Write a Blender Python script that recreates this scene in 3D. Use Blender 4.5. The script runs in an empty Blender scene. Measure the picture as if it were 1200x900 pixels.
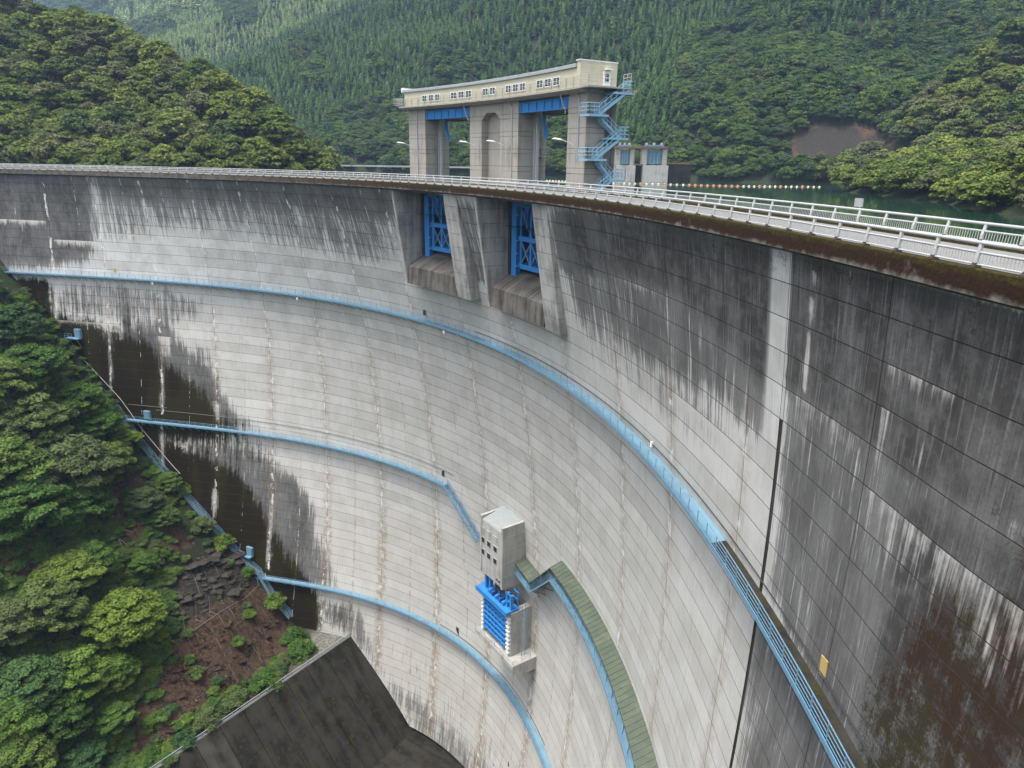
import bpy, math, random
import numpy as np
from mathutils import Vector, Matrix

random.seed(7); RNG = np.random.default_rng(7)
scene = bpy.context.scene
COL = scene.collection

# ------------------------------------------------------------------ camera
FPX, PITCH, ROLL, CAMH = 848.75946, 0.299289, 0.015103, 3.389553
cp, sp, cr_, sr_ = math.cos(PITCH), math.sin(PITCH), math.cos(ROLL), math.sin(ROLL)
fwd = Vector((0, cp, -sp)); up0 = Vector((0, sp, cp)); right0 = Vector((1, 0, 0))
rgt = right0*cr_ + up0*sr_
upv = up0*cr_ - right0*sr_
cam = bpy.data.cameras.new('camera'); camo = bpy.data.objects.new('camera', cam); COL.objects.link(camo)
cam.sensor_width = 36.0; cam.lens = FPX*36.0/1200.0; cam.clip_start = 0.3; cam.clip_end = 9000
M = Matrix.Identity(4)
for i in range(3):
    M[i][0] = rgt[i]; M[i][1] = upv[i]; M[i][2] = -fwd[i]
M[0][3], M[1][3], M[2][3] = 0, 0, CAMH
camo.matrix_world = M
scene.camera = camo

# ------------------------------------------------------------------ light
SUN_DIR = Vector((-0.24, -0.16, 0.95)).normalized()      # towards the sun
world = bpy.data.worlds.new('World'); scene.world = world; world.use_nodes = True
wn = world.node_tree.nodes; wl = world.node_tree.links
for n in list(wn): wn.remove(n)
sky = wn.new('ShaderNodeTexSky'); sky.sky_type = 'NISHITA'; sky.sun_disc = False
sky.sun_elevation = math.asin(SUN_DIR.z); sky.sun_rotation = math.atan2(SUN_DIR.x, SUN_DIR.y)
sky.air_density = 1.0; sky.dust_density = 4.0; sky.ozone_density = 1.0
hsv = wn.new('ShaderNodeHueSaturation'); hsv.inputs['Saturation'].default_value = 0.35
bg = wn.new('ShaderNodeBackground'); bg.inputs['Strength'].default_value = 0.15
wo = wn.new('ShaderNodeOutputWorld')
wl.new(sky.outputs[0], hsv.inputs['Color']); wl.new(hsv.outputs[0], bg.inputs['Color']); wl.new(bg.outputs[0], wo.inputs['Surface'])
sl = bpy.data.lights.new('sun', 'SUN'); sl.energy = 1.2; sl.angle = math.radians(18); sl.color = (1.0, 0.96, 0.90)
so = bpy.data.objects.new('sun', sl); COL.objects.link(so)
so.rotation_euler = SUN_DIR.to_track_quat('Z', 'Y').to_euler()
scene.view_settings.view_transform = 'Standard'; scene.view_settings.look = 'None'
scene.view_settings.exposure = 1.62; scene.view_settings.gamma = 1.0
scene.cycles.max_bounces = 6; scene.cycles.diffuse_bounces = 2; scene.cycles.glossy_bounces = 2
scene.cycles.transmission_bounces = 2; scene.cycles.transparent_max_bounces = 4
scene.cycles.caustics_reflective = False; scene.cycles.caustics_refractive = False

# ------------------------------------------------------------------ dam geometry (arc coordinates)
CX, CY, RC = -151.908194, -14.207482, 185.825128
CE = (-2.903052, 3.258327, 4.903504)
SB = -0.95
BS = np.array([-2.42052, 1.59305, -0.22472, 0.38846, 2.85084, -1.0682, 9.84849, 1.85888, 1.57342, -0.12733, -6.85245, -2.18225, -8.33299, 4.574, -29.53554]).reshape(5, 3)
W1Z, W2Z, W3Z = -22.5, -54.3, -86.6
def _cr(t):
    T = t - 0.9
    return RC + 10*(CE[0]*T**2 + CE[1]*T**3 + CE[2]*T**4)
def crest_r(t):
    t = np.asarray(t, float)
    lo, hi = 0.23, 1.42
    tc = np.clip(t, lo, hi)
    s_lo = (_cr(lo+.01)-_cr(lo))/.01; s_hi = (_cr(hi)-_cr(hi-.01))/.01
    return _cr(tc) + np.minimum(t-lo, 0)*s_lo*0.6 + np.maximum(t-hi, 0)*s_hi*0.3
def bshift(t, d):
    t = np.clip(np.asarray(t, float), 0.22, 1.40)
    T = t-0.8; D = np.asarray(d, float)/70.0; s = 0
    for i in range(5):
        for k in range(3): s = s + BS[i, k]*T**i*D**(k+1)
    return s*10
def fo(t, z):                                   # offset of the face from the crest line at height z
    d = np.maximum(SB-np.asarray(z, float), 0)
    return 0.6 - bshift(t, d)
def AP(t, off, z):
    r = crest_r(t) + off
    return np.stack(np.broadcast_arrays(CX+r*np.cos(t), CY+r*np.sin(t), z), -1).astype(float)
def px(P):                                      # world -> photo pixel (for placing stains where the photo has them)
    P = np.asarray(P, float)
    X = P[..., 0]; Y = P[..., 1]; Z = P[..., 2]-CAMH
    d = Y*cp - Z*sp; u = Z*cp + Y*sp
    d = np.where(np.abs(d) < 1e-3, 1e-3, d)
    a = X*FPX/d; b = -u*FPX/d
    q = np.stack([600+a*cr_-b*sr_, 450+a*sr_+b*cr_], -1)
    return q, d
def ray(q):
    a0 = q[0]-600.; b0 = q[1]-450.
    a = a0*cr_+b0*sr_; b = -a0*sr_+b0*cr_
    u = -b/FPX
    return np.array([a/FPX, cp+u*sp, u*cp-sp])
def onz(q, z):
    d = ray(q); return np.array([0, 0, CAMH]) + (z-CAMH)/d[2]*d
def ondepth(q, Y):
    d = ray(q); return np.array([0, 0, CAMH]) + Y/d[1]*d

# ------------------------------------------------------------------ object helpers
def tag(o, label=None, cat=None, group=None, kind=None):
    if label: o['label'] = label
    if cat: o['category'] = cat
    if group: o['group'] = group
    if kind: o['kind'] = kind
    return o
def empty(name, loc, label=None, cat=None, group=None):
    o = bpy.data.objects.new(name, None); o.location = [float(v) for v in loc]; COL.objects.link(o)
    o.empty_display_size = 1
    return tag(o, label, cat, group)
class MB:
    def __init__(s): s.v = []; s.f = []; s.m = []; s.n = 0
    def add(s, V, F, mi=0):
        b = s.n
        s.v.extend([tuple(map(float, p)) for p in V]); s.n += len(V)
        s.f.extend([tuple(i+b for i in f) for f in F]); s.m.extend([mi]*len(F))
    def obox(s, c, ax, ay, az, mi=0):           # centre + half axis vectors
        c = np.array(c, float); ax = np.array(ax, float); ay = np.array(ay, float); az = np.array(az, float)
        V = [c+i*ax+j*ay+k*az for k in (-1, 1) for j in (-1, 1) for i in (-1, 1)]
        F = [(0, 2, 3, 1), (4, 5, 7, 6), (0, 1, 5, 4), (2, 6, 7, 3), (0, 4, 6, 2), (1, 3, 7, 5)]
        s.add(V, F, mi)
    def box(s, x0, x1, y0, y1, z0, z1, mi=0):
        s.obox(((x0+x1)/2, (y0+y1)/2, (z0+z1)/2), ((x1-x0)/2, 0, 0), (0, (y1-y0)/2, 0), (0, 0, (z1-z0)/2), mi)
    def bar(s, a, b, w, h=None, up=(0, 0, 1), mi=0):
        a = np.array(a, float); b = np.array(b, float); h = w if h is None else h
        d = b-a; L = np.linalg.norm(d)
        if L < 1e-6: return
        d /= L; up = np.array(up, float)
        sd = np.cross(d, up)
        if np.linalg.norm(sd) < 1e-3: sd = np.cross(d, (1, 0, 0))
        sd /= np.linalg.norm(sd); u = np.cross(sd, d)
        s.obox((a+b)/2, d*L/2, sd*w/2, u*h/2, mi)
    def tube(s, P, r, n=6, mi=0, cap=True):
        P = np.array(P, float); k = len(P); V = []
        for i in range(k):
            d = P[min(i+1, k-1)]-P[max(i-1, 0)]; d /= max(np.linalg.norm(d), 1e-9)
            a = np.cross(d, (0, 0, 1))
            if np.linalg.norm(a) < 1e-2: a = np.cross(d, (1, 0, 0))
            a /= np.linalg.norm(a); b = np.cross(a, d)
            rr = r[i] if hasattr(r, '__len__') else r
            for j in range(n):
                t = 2*math.pi*j/n; V.append(P[i]+rr*(a*math.cos(t)+b*math.sin(t)))
        F = [(i*n+j, i*n+(j+1) % n, (i+1)*n+(j+1) % n, (i+1)*n+j) for i in range(k-1) for j in range(n)]
        if cap: F += [tuple(range(n))[::-1], tuple((k-1)*n+j for j in range(n))]
        s.add(V, F, mi)
    def arcbox(s, t0, t1, o0, o1, z0, z1, n=1, mi=0):
        """box in arc coordinates; o0,o1,z0,z1 may be functions of t"""
        g = lambda q, t: q(t) if callable(q) else q
        V = []; T = np.linspace(t0, t1, n+1)
        for t in T:
            for o, z in ((o0, z0), (o1, z0), (o1, z1), (o0, z1)): V.append(AP(t, g(o, t), g(z, t)))
        F = []
        for i in range(n):
            for j in range(4): F.append((i*4+j, i*4+(j+1) % 4, (i+1)*4+(j+1) % 4, (i+1)*4+j))
        F += [(3, 2, 1, 0), tuple(n*4+j for j in range(4))]
        s.add(V, F, mi)
    def sweep(s, T, prof, base=None, zb=None, mi=0, closed=True, cap=True):
        k = len(prof); V = []
        for t in T:
            b = base(t) if base else 0; zz = zb(t) if zb else 0
            for o, z in prof: V.append(AP(t, b+o, zz+z))
        F = []
        for i in range(len(T)-1):
            for j in range(k if closed else k-1): F.append((i*k+j, i*k+(j+1) % k, (i+1)*k+(j+1) % k, (i+1)*k+j))
        if cap and closed: F += [tuple(range(k))[::-1], tuple((len(T)-1)*k+j for j in range(k))]
        s.add(V, F, mi)
    def mesh(s, name, mats):
        me = bpy.data.meshes.new(name); me.from_pydata(s.v, [], s.f)
        for m in (mats if isinstance(mats, (list, tuple)) else [mats]): me.materials.append(m)
        if any(s.m): me.polygons.foreach_set('material_index', s.m)
        return me
    def obj(s, name, mats, parent=None, origin=None, smooth=False, fixn=True):
        me = s.mesh(name, mats)
        if fixn: recalc(me)
        return place(name, me, parent, origin, smooth)
def recalc(me):
    import bmesh
    bm = bmesh.new(); bm.from_mesh(me); bmesh.ops.recalc_face_normals(bm, faces=bm.faces); bm.to_mesh(me); bm.free()
def place(name, me, parent=None, origin=None, smooth=False):
    o = bpy.data.objects.new(name, me); COL.objects.link(o)
    if smooth: me.polygons.foreach_set('use_smooth', [True]*len(me.polygons))
    if parent is not None:
        o.parent = parent
        pl = world_loc(parent)
        o.location = (-pl[0], -pl[1], -pl[2])       # meshes are written in world coordinates
    elif origin is not None:
        origin = Vector([float(v) for v in origin])
        me.transform(Matrix.Translation(-origin)); o.location = origin
    return o
def world_loc(o):
    v = Vector(o.location)
    while o.parent is not None:
        o = o.parent; v = v+Vector(o.location)
    return v
def part(parent, name, fn, mats, smooth=False, label=None, kind=None):
    m = MB(); fn(m); o = m.obj(name, mats, parent, smooth=smooth)
    if label: o['label'] = label
    if kind: o['kind'] = kind
    return o

# ------------------------------------------------------------------ materials
def new_mat(name):
    m = bpy.data.materials.new(name); m.use_nodes = True
    nt = m.node_tree
    for n in list(nt.nodes): nt.nodes.remove(n)
    out = nt.nodes.new('ShaderNodeOutputMaterial')
    return m, nt, out
class NT:
    def __init__(s, nt): s.nt = nt
    def n(s, t, **kw):
        nd = s.nt.nodes.new(t)
        for k, v in kw.items(): setattr(nd, k, v)
        return nd
    def link(s, a, b): s.nt.links.new(a, b)
    def setin(s, sock, v):
        if hasattr(v, 'is_linked') or isinstance(v, bpy.types.NodeSocket): s.link(v, sock)
        else:
            try: sock.default_value = v
            except Exception: sock.default_value = (v[0], v[1], v[2], 1)
    def math(s, op, a, b=None, c=None, clamp=False):
        nd = s.n('ShaderNodeMath', operation=op); nd.use_clamp = clamp
        s.setin(nd.inputs[0], a)
        if b is not None: s.setin(nd.inputs[1], b)
        if c is not None: s.setin(nd.inputs[2], c)
        return nd.outputs[0]
    def mix(s, f, a, b, blend='MIX'):
        nd = s.n('ShaderNodeMix', data_type='RGBA', blend_type=blend); nd.clamp_factor = True
        s.setin(nd.inputs['Factor'], f); s.setin(nd.inputs[6], a if not isinstance(a, tuple) else (*a, 1)[:4]); s.setin(nd.inputs[7], b if not isinstance(b, tuple) else (*b, 1)[:4])
        return nd.outputs[2]
    def noise(s, vec, scale, detail=4, rough=0.55, dist=0.0, dim='3D'):
        nd = s.n('ShaderNodeTexNoise', noise_dimensions=dim)
        if vec is not None: s.link(vec, nd.inputs['Vector'])
        nd.inputs['Scale'].default_value = scale; nd.inputs['Detail'].default_value = detail
        nd.inputs['Roughness'].default_value = rough; nd.inputs['Distortion'].default_value = dist
        return nd.outputs['Fac']
    def mapv(s, vec, sc=(1, 1, 1), loc=(0, 0, 0)):
        nd = s.n('ShaderNodeMapping'); s.link(vec, nd.inputs[0]); nd.inputs['Scale'].default_value = sc; nd.inputs['Location'].default_value = loc
        return nd.outputs[0]
    def step(s, x, lo, hi, a=0.0, b=1.0):
        nd = s.n('ShaderNodeMapRange', interpolation_type='SMOOTHSTEP')
        s.setin(nd.inputs[0], x); s.setin(nd.inputs[1], lo); s.setin(nd.inputs[2], hi); nd.inputs[3].default_value = a; nd.inputs[4].default_value = b
        return nd.outputs[0]
    def bump(s, h, strength, dist):
        nd = s.n('ShaderNodeBump'); nd.inputs['Strength'].default_value = strength; nd.inputs['Distance'].default_value = dist
        s.link(h, nd.inputs['Height']); return nd.outputs[0]
    def bsdf(s, out, col, rough=0.8, metal=0.0, spec=0.3, normal=None):
        b = s.n('ShaderNodeBsdfPrincipled')
        s.setin(b.inputs['Base Color'], col if not isinstance(col, tuple) else (*col, 1)[:4])
        s.setin(b.inputs['Roughness'], rough); b.inputs['Metallic'].default_value = metal
        b.inputs['Specular IOR Level'].default_value = spec
        if normal is not None: s.link(normal, b.inputs['Normal'])
        s.link(b.outputs[0], out.inputs['Surface']); return b

def paint_mat(name, col, rough=0.45, dirt=0.25, spec=0.4, scale=1.5, dirtcol=(0.10, 0.08, 0.06)):
    m, nt, out = new_mat(name); g = NT(nt)
    tc = g.n('ShaderNodeTexCoord'); geo = g.n('ShaderNodeNewGeometry')
    v = g.mapv(geo.outputs['Position'], (1, 1, 0.35))
    a = g.noise(v, scale, 5, 0.65); b = g.noise(geo.outputs['Position'], scale*9, 3, 0.6)
    f = g.math('MULTIPLY', g.step(g.math('ADD', a, g.math('MULTIPLY', b, 0.3)), 0.55, 0.95), dirt)
    c = g.mix(f, col, dirtcol)
    c2 = g.mix(g.math('MULTIPLY', b, 0.25), c, tuple(min(1, x*1.35+0.02) for x in col))
    g.bsdf(out, c2, rough, 0, spec)
    return m
def conc_mat(name, col, dark=(0.09, 0.088, 0.085), amount=0.5, streak=True, lift=None, moss=0.0, rough=0.85, tang=None, spec=0.15, tsc=1.5):
    m, nt, out = new_mat(name); g = NT(nt)
    geo = g.n('ShaderNodeNewGeometry'); P = geo.outputs['Position']
    v = g.mapv(P, (1.3, 1.3, 0.12 if streak else 1.0))
    if tang is not None:
        s3 = g.n('ShaderNodeSeparateXYZ'); g.link(P, s3.inputs[0])
        tq = g.math('ADD', g.math('MULTIPLY', s3.outputs[0], -tsc*math.sin(tang)), g.math('MULTIPLY', s3.outputs[1], tsc*math.cos(tang)))
        cb = g.n('ShaderNodeCombineXYZ'); g.link(tq, cb.inputs[0]); g.link(g.math('MULTIPLY', s3.outputs[2], 0.10), cb.inputs[1]); v = cb.outputs[0]
    a = g.noise(v, 1.0, 6, 0.6); b = g.noise(P, 0.35, 5, 0.6); d = g.noise(P, 7.0, 4, 0.6)
    f = g.step(g.math('ADD', g.math('MULTIPLY', a, 0.6), g.math('MULTIPLY', b, 0.5)), 0.62-0.22*amount, 0.92-0.2*amount)
    c = g.mix(f, col, dark)
    c = g.mix(g.math('MULTIPLY', d, 0.22), c, tuple(x*1.3 for x in col))
    if moss > 0:
        ms = g.step(g.noise(P, 1.1, 6, 0.65), 0.62-0.3*moss, 0.72-0.2*moss)
        c = g.mix(ms, c, (0.035, 0.032, 0.010))
    if lift:
        sx = g.n('ShaderNodeSeparateXYZ'); g.link(P, sx.inputs[0])
        fr = g.math('FRACT', g.math('DIVIDE', g.math('ADD', sx.outputs[2], 400.0), lift))
        ln = g.math('LESS_THAN', fr, 0.035)
        c = g.mix(g.math('MULTIPLY', ln, 0.6), c, (0.06, 0.055, 0.05))
    bp = g.bump(d, 0.25, 0.03)
    g.bsdf(out, c, rough, 0, spec, bp)
    return m

def dam_mat():
    m, nt, out = new_mat('dam_concrete'); g = NT(nt)
    uv = g.n('ShaderNodeUVMap'); uv.uv_map = 'UVMap'; UV = uv.outputs[0]
    A = g.n('ShaderNodeAttribute', attribute_name='stain_a'); B = g.n('ShaderNodeAttribute', attribute_name='stain_b')
    sa = g.n('ShaderNodeSeparateColor'); g.link(A.outputs['Color'], sa.inputs[0])
    sb = g.n('ShaderNodeSeparateColor'); g.link(B.outputs['Color'], sb.inputs[0])
    grime, bmoss, white = sa.outputs[0], sa.outputs[1], sa.outputs[2]
    brown, clean, tone = sb.outputs[0], sb.outputs[1], sb.outputs[2]
    st1 = g.noise(g.mapv(UV, (1.1, 0.07, 1)), 1.0, 7, 0.66, dim='2D')       # broad streaks
    st2 = g.noise(g.mapv(UV, (4.5, 0.22, 1), (3, 1, 0)), 1.0, 5, 0.6, dim='2D')   # fine streaks
    st3 = g.noise(g.mapv(UV, (0.25, 0.12, 1), (9, 4, 0)), 1.0, 4, 0.55, dim='2D') # patches
    pt = g.noise(UV, 0.9, 7, 0.68, dim='2D'); fine = g.noise(UV, 7.0, 4, 0.6, dim='2D'); vf = g.noise(UV, 0.22, 6, 0.6, dim='2D')
    # base
    c = g.mix(g.step(vf, 0.4, 0.65), (0.49, 0.485, 0.465), (0.41, 0.40, 0.375))
    st4 = g.noise(g.mapv(UV, (9.0, 0.30, 1), (7, 2, 0)), 1.0, 4, 0.6, dim='2D')
    c = g.mix(g.math('MULTIPLY', g.step(st2, 0.48, 0.72), 0.34), c, (0.24, 0.238, 0.232))
    c = g.mix(g.math('MULTIPLY', g.step(st4, 0.50, 0.72), 0.22), c, (0.20, 0.198, 0.192))
    c = g.mix(g.math('MULTIPLY', g.step(st1, 0.58, 0.80), 0.20), c, (0.62, 0.615, 0.60))
    c = g.mix(g.math('MULTIPLY', fine, 0.18), c, (0.30, 0.30, 0.29))
    tn = g.math('ADD', 0.76, g.math('MULTIPLY', tone, 0.5))
    cc = g.n('ShaderNodeCombineColor'); [g.link(tn, cc.inputs[i]) for i in range(3)]
    c = g.mix(1.0, c, cc.outputs[0], 'MULTIPLY')
    C = g.n('ShaderNodeAttribute', attribute_name='stain_c'); sc_ = g.n('ShaderNodeSeparateColor'); g.link(C.outputs['Color'], sc_.inputs[0])
    tan, lime = sc_.outputs[0], sc_.outputs[1]
    c = g.mix(g.math('MULTIPLY', tan, 0.50), c, (0.47, 0.435, 0.375))
    # grime: grey black, streaky
    k = g.math('ADD', g.math('MULTIPLY', st1, 0.50), g.math('ADD', g.math('MULTIPLY', st2, 0.40), g.math('ADD', g.math('MULTIPLY', st4, 0.22), g.math('MULTIPLY', pt, 0.10))))
    th = g.math('SUBTRACT', g.math('SUBTRACT', 0.97, g.math('MULTIPLY', tone, 0.10)), g.math('MULTIPLY', grime, 0.60))
    gm = g.step(k, g.math('SUBTRACT', th, 0.07), g.math('ADD', th, 0.10))
    gm = g.math('MULTIPLY', gm, g.math('MULTIPLY_ADD', grime, 0.5, 0.5))
    gm = g.math('MULTIPLY', gm, g.math('SUBTRACT', 1.0, g.math('MULTIPLY', clean, 0.93)))
    gc = g.mix(g.step(st3, 0.40, 0.64), (0.048, 0.046, 0.044), (0.098, 0.095, 0.092))
    gc = g.mix(g.math('MULTIPLY', g.step(st2, 0.52, 0.72), 0.55), gc, (0.20, 0.196, 0.188))
    gc = g.mix(g.math('MULTIPLY', g.step(st4, 0.52, 0.70), 0.6), gc, (0.026, 0.024, 0.022))
    gc = g.mix(g.math('MULTIPLY', g.step(fine, 0.45, 0.7), 0.5), gc, (0.05, 0.048, 0.047))
    c = g.mix(gm, c, gc)
    c = g.mix(g.math('MULTIPLY', g.math('MULTIPLY', gm, g.step(pt, 0.42, 0.74)), 0.40), c, (0.16, 0.155, 0.148))
    # brown moss / algae
    kb = g.math('ADD', g.math('MULTIPLY', pt, 0.7), g.math('ADD', g.math('MULTIPLY', fine, 0.25), g.math('MULTIPLY', st1, 0.25)))
    tb = g.math('SUBTRACT', 0.98, g.math('MULTIPLY', brown, 0.55))
    bm_ = g.math('MULTIPLY', g.step(kb, g.math('SUBTRACT', tb, 0.12), g.math('ADD', tb, 0.10)), 0.92)
    bc = g.mix(g.step(st3, 0.4, 0.6), (0.030, 0.016, 0.009), (0.026, 0.021, 0.009))
    c = g.mix(bm_, c, bc)
    # black wet moss
    km = g.math('ADD', g.math('MULTIPLY', st1, 0.45), g.math('ADD', g.math('MULTIPLY', pt, 0.3), g.math('MULTIPLY', st2, 0.25)))
    tm = g.math('SUBTRACT', 0.78, g.math('MULTIPLY', bmoss, 0.55))
    mm = g.step(km, g.math('SUBTRACT', tm, 0.08), g.math('ADD', tm, 0.10))
    mc = g.mix(g.step(g.noise(g.mapv(UV, (0.16, 0.07, 1), (2, 7, 0)), 1.0, 3, 0.5, dim='2D'), 0.45, 0.62), (0.014, 0.009, 0.0028), (0.020, 0.0165, 0.003))
    mc = g.mix(g.math('MULTIPLY', g.step(fine, 0.5, 0.75), 0.5), mc, (0.020, 0.015, 0.011))
    c = g.mix(mm, c, mc)
    # white lime
    kw = g.math('ADD', g.math('MULTIPLY', st2, 0.40), g.math('ADD', g.math('MULTIPLY', st1, 0.38), g.math('MULTIPLY', pt, 0.22)))
    tw = g.math('SUBTRACT', 0.84, g.math('MULTIPLY', white, 0.52))
    wm = g.step(kw, g.math('SUBTRACT', tw, 0.08), g.math('ADD', tw, 0.18))
    c = g.mix(g.math('MULTIPLY', wm, 0.80), c, (0.52, 0.495, 0.46))
    # rusty joint seepage (tan) : stain_c
    # narrow seam computed from the joint coordinate stored in uv2.x (metres from the nearest joint)
    u2 = g.n('ShaderNodeUVMap'); u2.uv_map = 'joint'; s2 = g.n('ShaderNodeSeparateXYZ'); g.link(u2.outputs[0], s2.inputs[0])
    wob = g.math('MULTIPLY', g.math('SUBTRACT', g.noise(g.mapv(UV, (0.3, 0.35, 1)), 1.0, 4, 0.6, dim='2D'), 0.5), 1.2)
    ad = g.math('ABSOLUTE', g.math('ADD', s2.outputs[0], wob))
    seam = g.step(ad, 0.45, 1.7, 1.0, 0.0)
    tf = g.math('MULTIPLY', g.math('MULTIPLY', seam, tan), g.math('MULTIPLY', g.step(pt, 0.38, 0.6), g.math('SUBTRACT', 1.0, bmoss)))
    c = g.mix(g.math('MULTIPLY', tf, 0.72), c, (0.27, 0.20, 0.135))
    seam2 = g.step(ad, 0.05, 0.42, 1.0, 0.0)
    wf = g.math('MULTIPLY', g.math('MULTIPLY', seam2, lime), g.step(g.noise(g.mapv(UV, (0.8, 0.55, 1), (5, 5, 0)), 1.0, 4, 0.6, dim='2D'), 0.52, 0.60))
    c = g.mix(wf, c, (0.66, 0.65, 0.62))
    h = g.math('ADD', g.math('MULTIPLY', fine, 0.5), g.math('MULTIPLY', pt, 0.5))
    bp = g.bump(h, 0.35, 0.05)
    rg = g.math('SUBTRACT', 0.88, g.math('MULTIPLY', mm, 0.12))
    g.bsdf(out, c, rg, 0, 0.08, bp)
    return m
def leaf_mat(name, cols, trans=0.25):
    m, nt, out = new_mat(name); g = NT(nt)
    oi = g.n('ShaderNodeObjectInfo')
    at = g.n('ShaderNodeAttribute', attribute_name='leaf'); sx = g.n('ShaderNodeSeparateColor'); g.link(at.outputs['Color'], sx.inputs[0])
    rp = g.n('ShaderNodeValToRGB'); g.link(oi.outputs['Random'], rp.inputs[0])
    e = rp.color_ramp.elements
    for i, c in enumerate(cols):
        if i < 2: el = e[i]; el.position = i/(len(cols)-1)
        else: el = e.new(i/(len(cols)-1))
    for i, c in enumerate(cols):
        e[i].position = i/(len(cols)-1); e[i].color = (*c, 1)
    dk = g.mix(sx.outputs[0], (0.62, 0.66, 0.62), (1.5, 1.42, 1.2))
    c = g.mix(1.0, rp.outputs[0], dk, 'MULTIPLY')
    b = g.n('ShaderNodeBsdfPrincipled'); g.link(c, b.inputs['Base Color']); b.inputs['Roughness'].default_value = 0.7; b.inputs['Specular IOR Level'].default_value = 0.08
    t = g.n('ShaderNodeBsdfTranslucent'); g.link(c, t.inputs['Color'])
    mx = g.n('ShaderNodeMixShader'); mx.inputs[0].default_value = trans
    g.link(b.outputs[0], mx.inputs[1]); g.link(t.outputs[0], mx.inputs[2]); g.link(mx.outputs[0], out.inputs['Surface'])
    return m
def ground_mat(name):
    m, nt, out = new_mat(name); g = NT(nt)
    geo = g.n('ShaderNodeNewGeometry'); P = geo.outputs['Position']
    A = g.n('ShaderNodeAttribute', attribute_name='zone'); sa = g.n('ShaderNodeSeparateColor'); g.link(A.outputs['Color'], sa.inputs[0])
    a = g.noise(P, 0.25, 6, 0.65); b = g.noise(P, 1.6, 6, 0.65); d = g.noise(P, 6.0, 4, 0.6)
    c = g.mix(g.step(a, 0.42, 0.58), (0.018, 0.030, 0.010), (0.026, 0.024, 0.014))
    c = g.mix(g.step(b, 0.5, 0.62), c, (0.022, 0.036, 0.011))
    soil = g.mix(g.step(b, 0.38, 0.62), (0.066, 0.032, 0.017), (0.085, 0.060, 0.038))
    soil = g.mix(g.step(d, 0.48, 0.66), soil, (0.022, 0.014, 0.010))
    soil = g.mix(g.math('MULTIPLY', g.step(g.noise(g.mapv(P, (.9, .9, .35)), 0.8, 5, 0.65), 0.50, 0.60), 0.8), soil, (0.014, 0.010, 0.008))
    soil = g.mix(g.step(g.noise(P, 2.6, 2, 0.5), 0.68, 0.72), soil, (0.13, 0.12, 0.11))
    rock = g.mix(g.step(b, 0.40, 0.6), (0.035, 0.030, 0.026), (0.018, 0.015, 0.011))
    rock = g.mix(g.math('MULTIPLY', g.step(d, 0.6, 0.75), 0.3), rock, (0.07, 0.06, 0.05))
    c = g.mix(g.step(g.math('ADD', sa.outputs[0], g.math('MULTIPLY', g.math('SUBTRACT', b, 0.5), 0.8)), 0.35, 0.6), c, soil)
    c = g.mix(g.step(g.math('ADD', sa.outputs[1], g.math('MULTIPLY', g.math('SUBTRACT', b, 0.5), 0.6)), 0.4, 0.6), c, rock)
    c = g.mix(sa.outputs[2], c, g.mix(g.step(b, 0.4, 0.6), (0.20, 0.19, 0.165), (0.11, 0.105, 0.09)))
    bp = g.bump(g.math('ADD', b, g.math('MULTIPLY', d, 0.4)), 0.9, 0.4)
    g.bsdf(out, c, 0.9, 0, 0.2, bp); return m
def water_mat():
    m, nt, out = new_mat('reservoir_water'); g = NT(nt)
    geo = g.n('ShaderNodeNewGeometry'); P = geo.outputs['Position']
    n1 = g.noise(g.mapv(P, (1, 1, 1)), 0.35, 4, 0.6); n2 = g.noise(P, 0.02, 3, 0.5)
    bp = g.bump(n1, 0.05, 0.10)
    c = g.mix(n2, (0.010, 0.034, 0.020), (0.016, 0.044, 0.027))
    b = g.bsdf(out, c, g.math('MULTIPLY_ADD', n2, 0.10, 0.02), 0, 0.5, bp)
    b.inputs['IOR'].default_value = 1.33
    return m
MAT = {}
MAT['dam'] = dam_mat()
MAT['joint'] = conc_mat('joint_grime', (0.040, 0.037, 0.033), (0.012, 0.010, 0.008), 0.9)  # dark grime colour of the block joints
MAT['slab'] = None
MAT['conc'] = conc_mat('tower_concrete', (0.30, 0.28, 0.245), (0.13, 0.118, 0.10), 0.45, lift=2.2)
MAT['concp'] = conc_mat('pale_concrete', (0.37, 0.36, 0.335), (0.17, 0.155, 0.135), 0.6)
MAT['concs'] = conc_mat('side_wall_concrete', (0.37, 0.36, 0.335), (0.11, 0.105, 0.098), 0.85)
MAT['lip'] = conc_mat('sill_concrete', (0.13, 0.118, 0.105), (0.022, 0.019, 0.015), 0.95, tang=0.66)
MAT['road'] = conc_mat('road_surface', (0.16, 0.157, 0.15), (0.10, 0.098, 0.094), 0.3, streak=False)
MAT['stained'] = conc_mat('shade_stained_concrete', (0.20, 0.19, 0.17), (0.035, 0.032, 0.03), 1.2)  # stain darkened further to stand in for the shade of the pier recess
MAT['darkc'] = conc_mat('dark_wet_concrete', (0.035, 0.032, 0.027), (0.013, 0.011, 0.008), 0.9, moss=0.5)
MAT['apron'] = conc_mat('apron_concrete', (0.034, 0.031, 0.027), (0.006, 0.0052, 0.0042), 1.0, moss=0.30, tang=2.541, tsc=0.45, spec=0.03)
MAT['apronl'] = conc_mat('apron_concrete_pale', (0.050, 0.046, 0.040), (0.009, 0.0075, 0.006), 0.9, tang=2.541, tsc=0.6, spec=0.03)
MAT['white'] = paint_mat('galvanised_rail', (0.36, 0.36, 0.355), 0.4, 0.25)
MAT['rust'] = paint_mat('rusty_base', (0.07, 0.045, 0.035), 0.8, 0.4)
MAT['lblue'] = paint_mat('light_blue_paint', (0.105, 0.225, 0.33), 0.5, 0.4)
MAT['stblue'] = paint_mat('pale_blue_stair_paint', (0.19, 0.35, 0.46), 0.5, 0.3)
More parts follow.
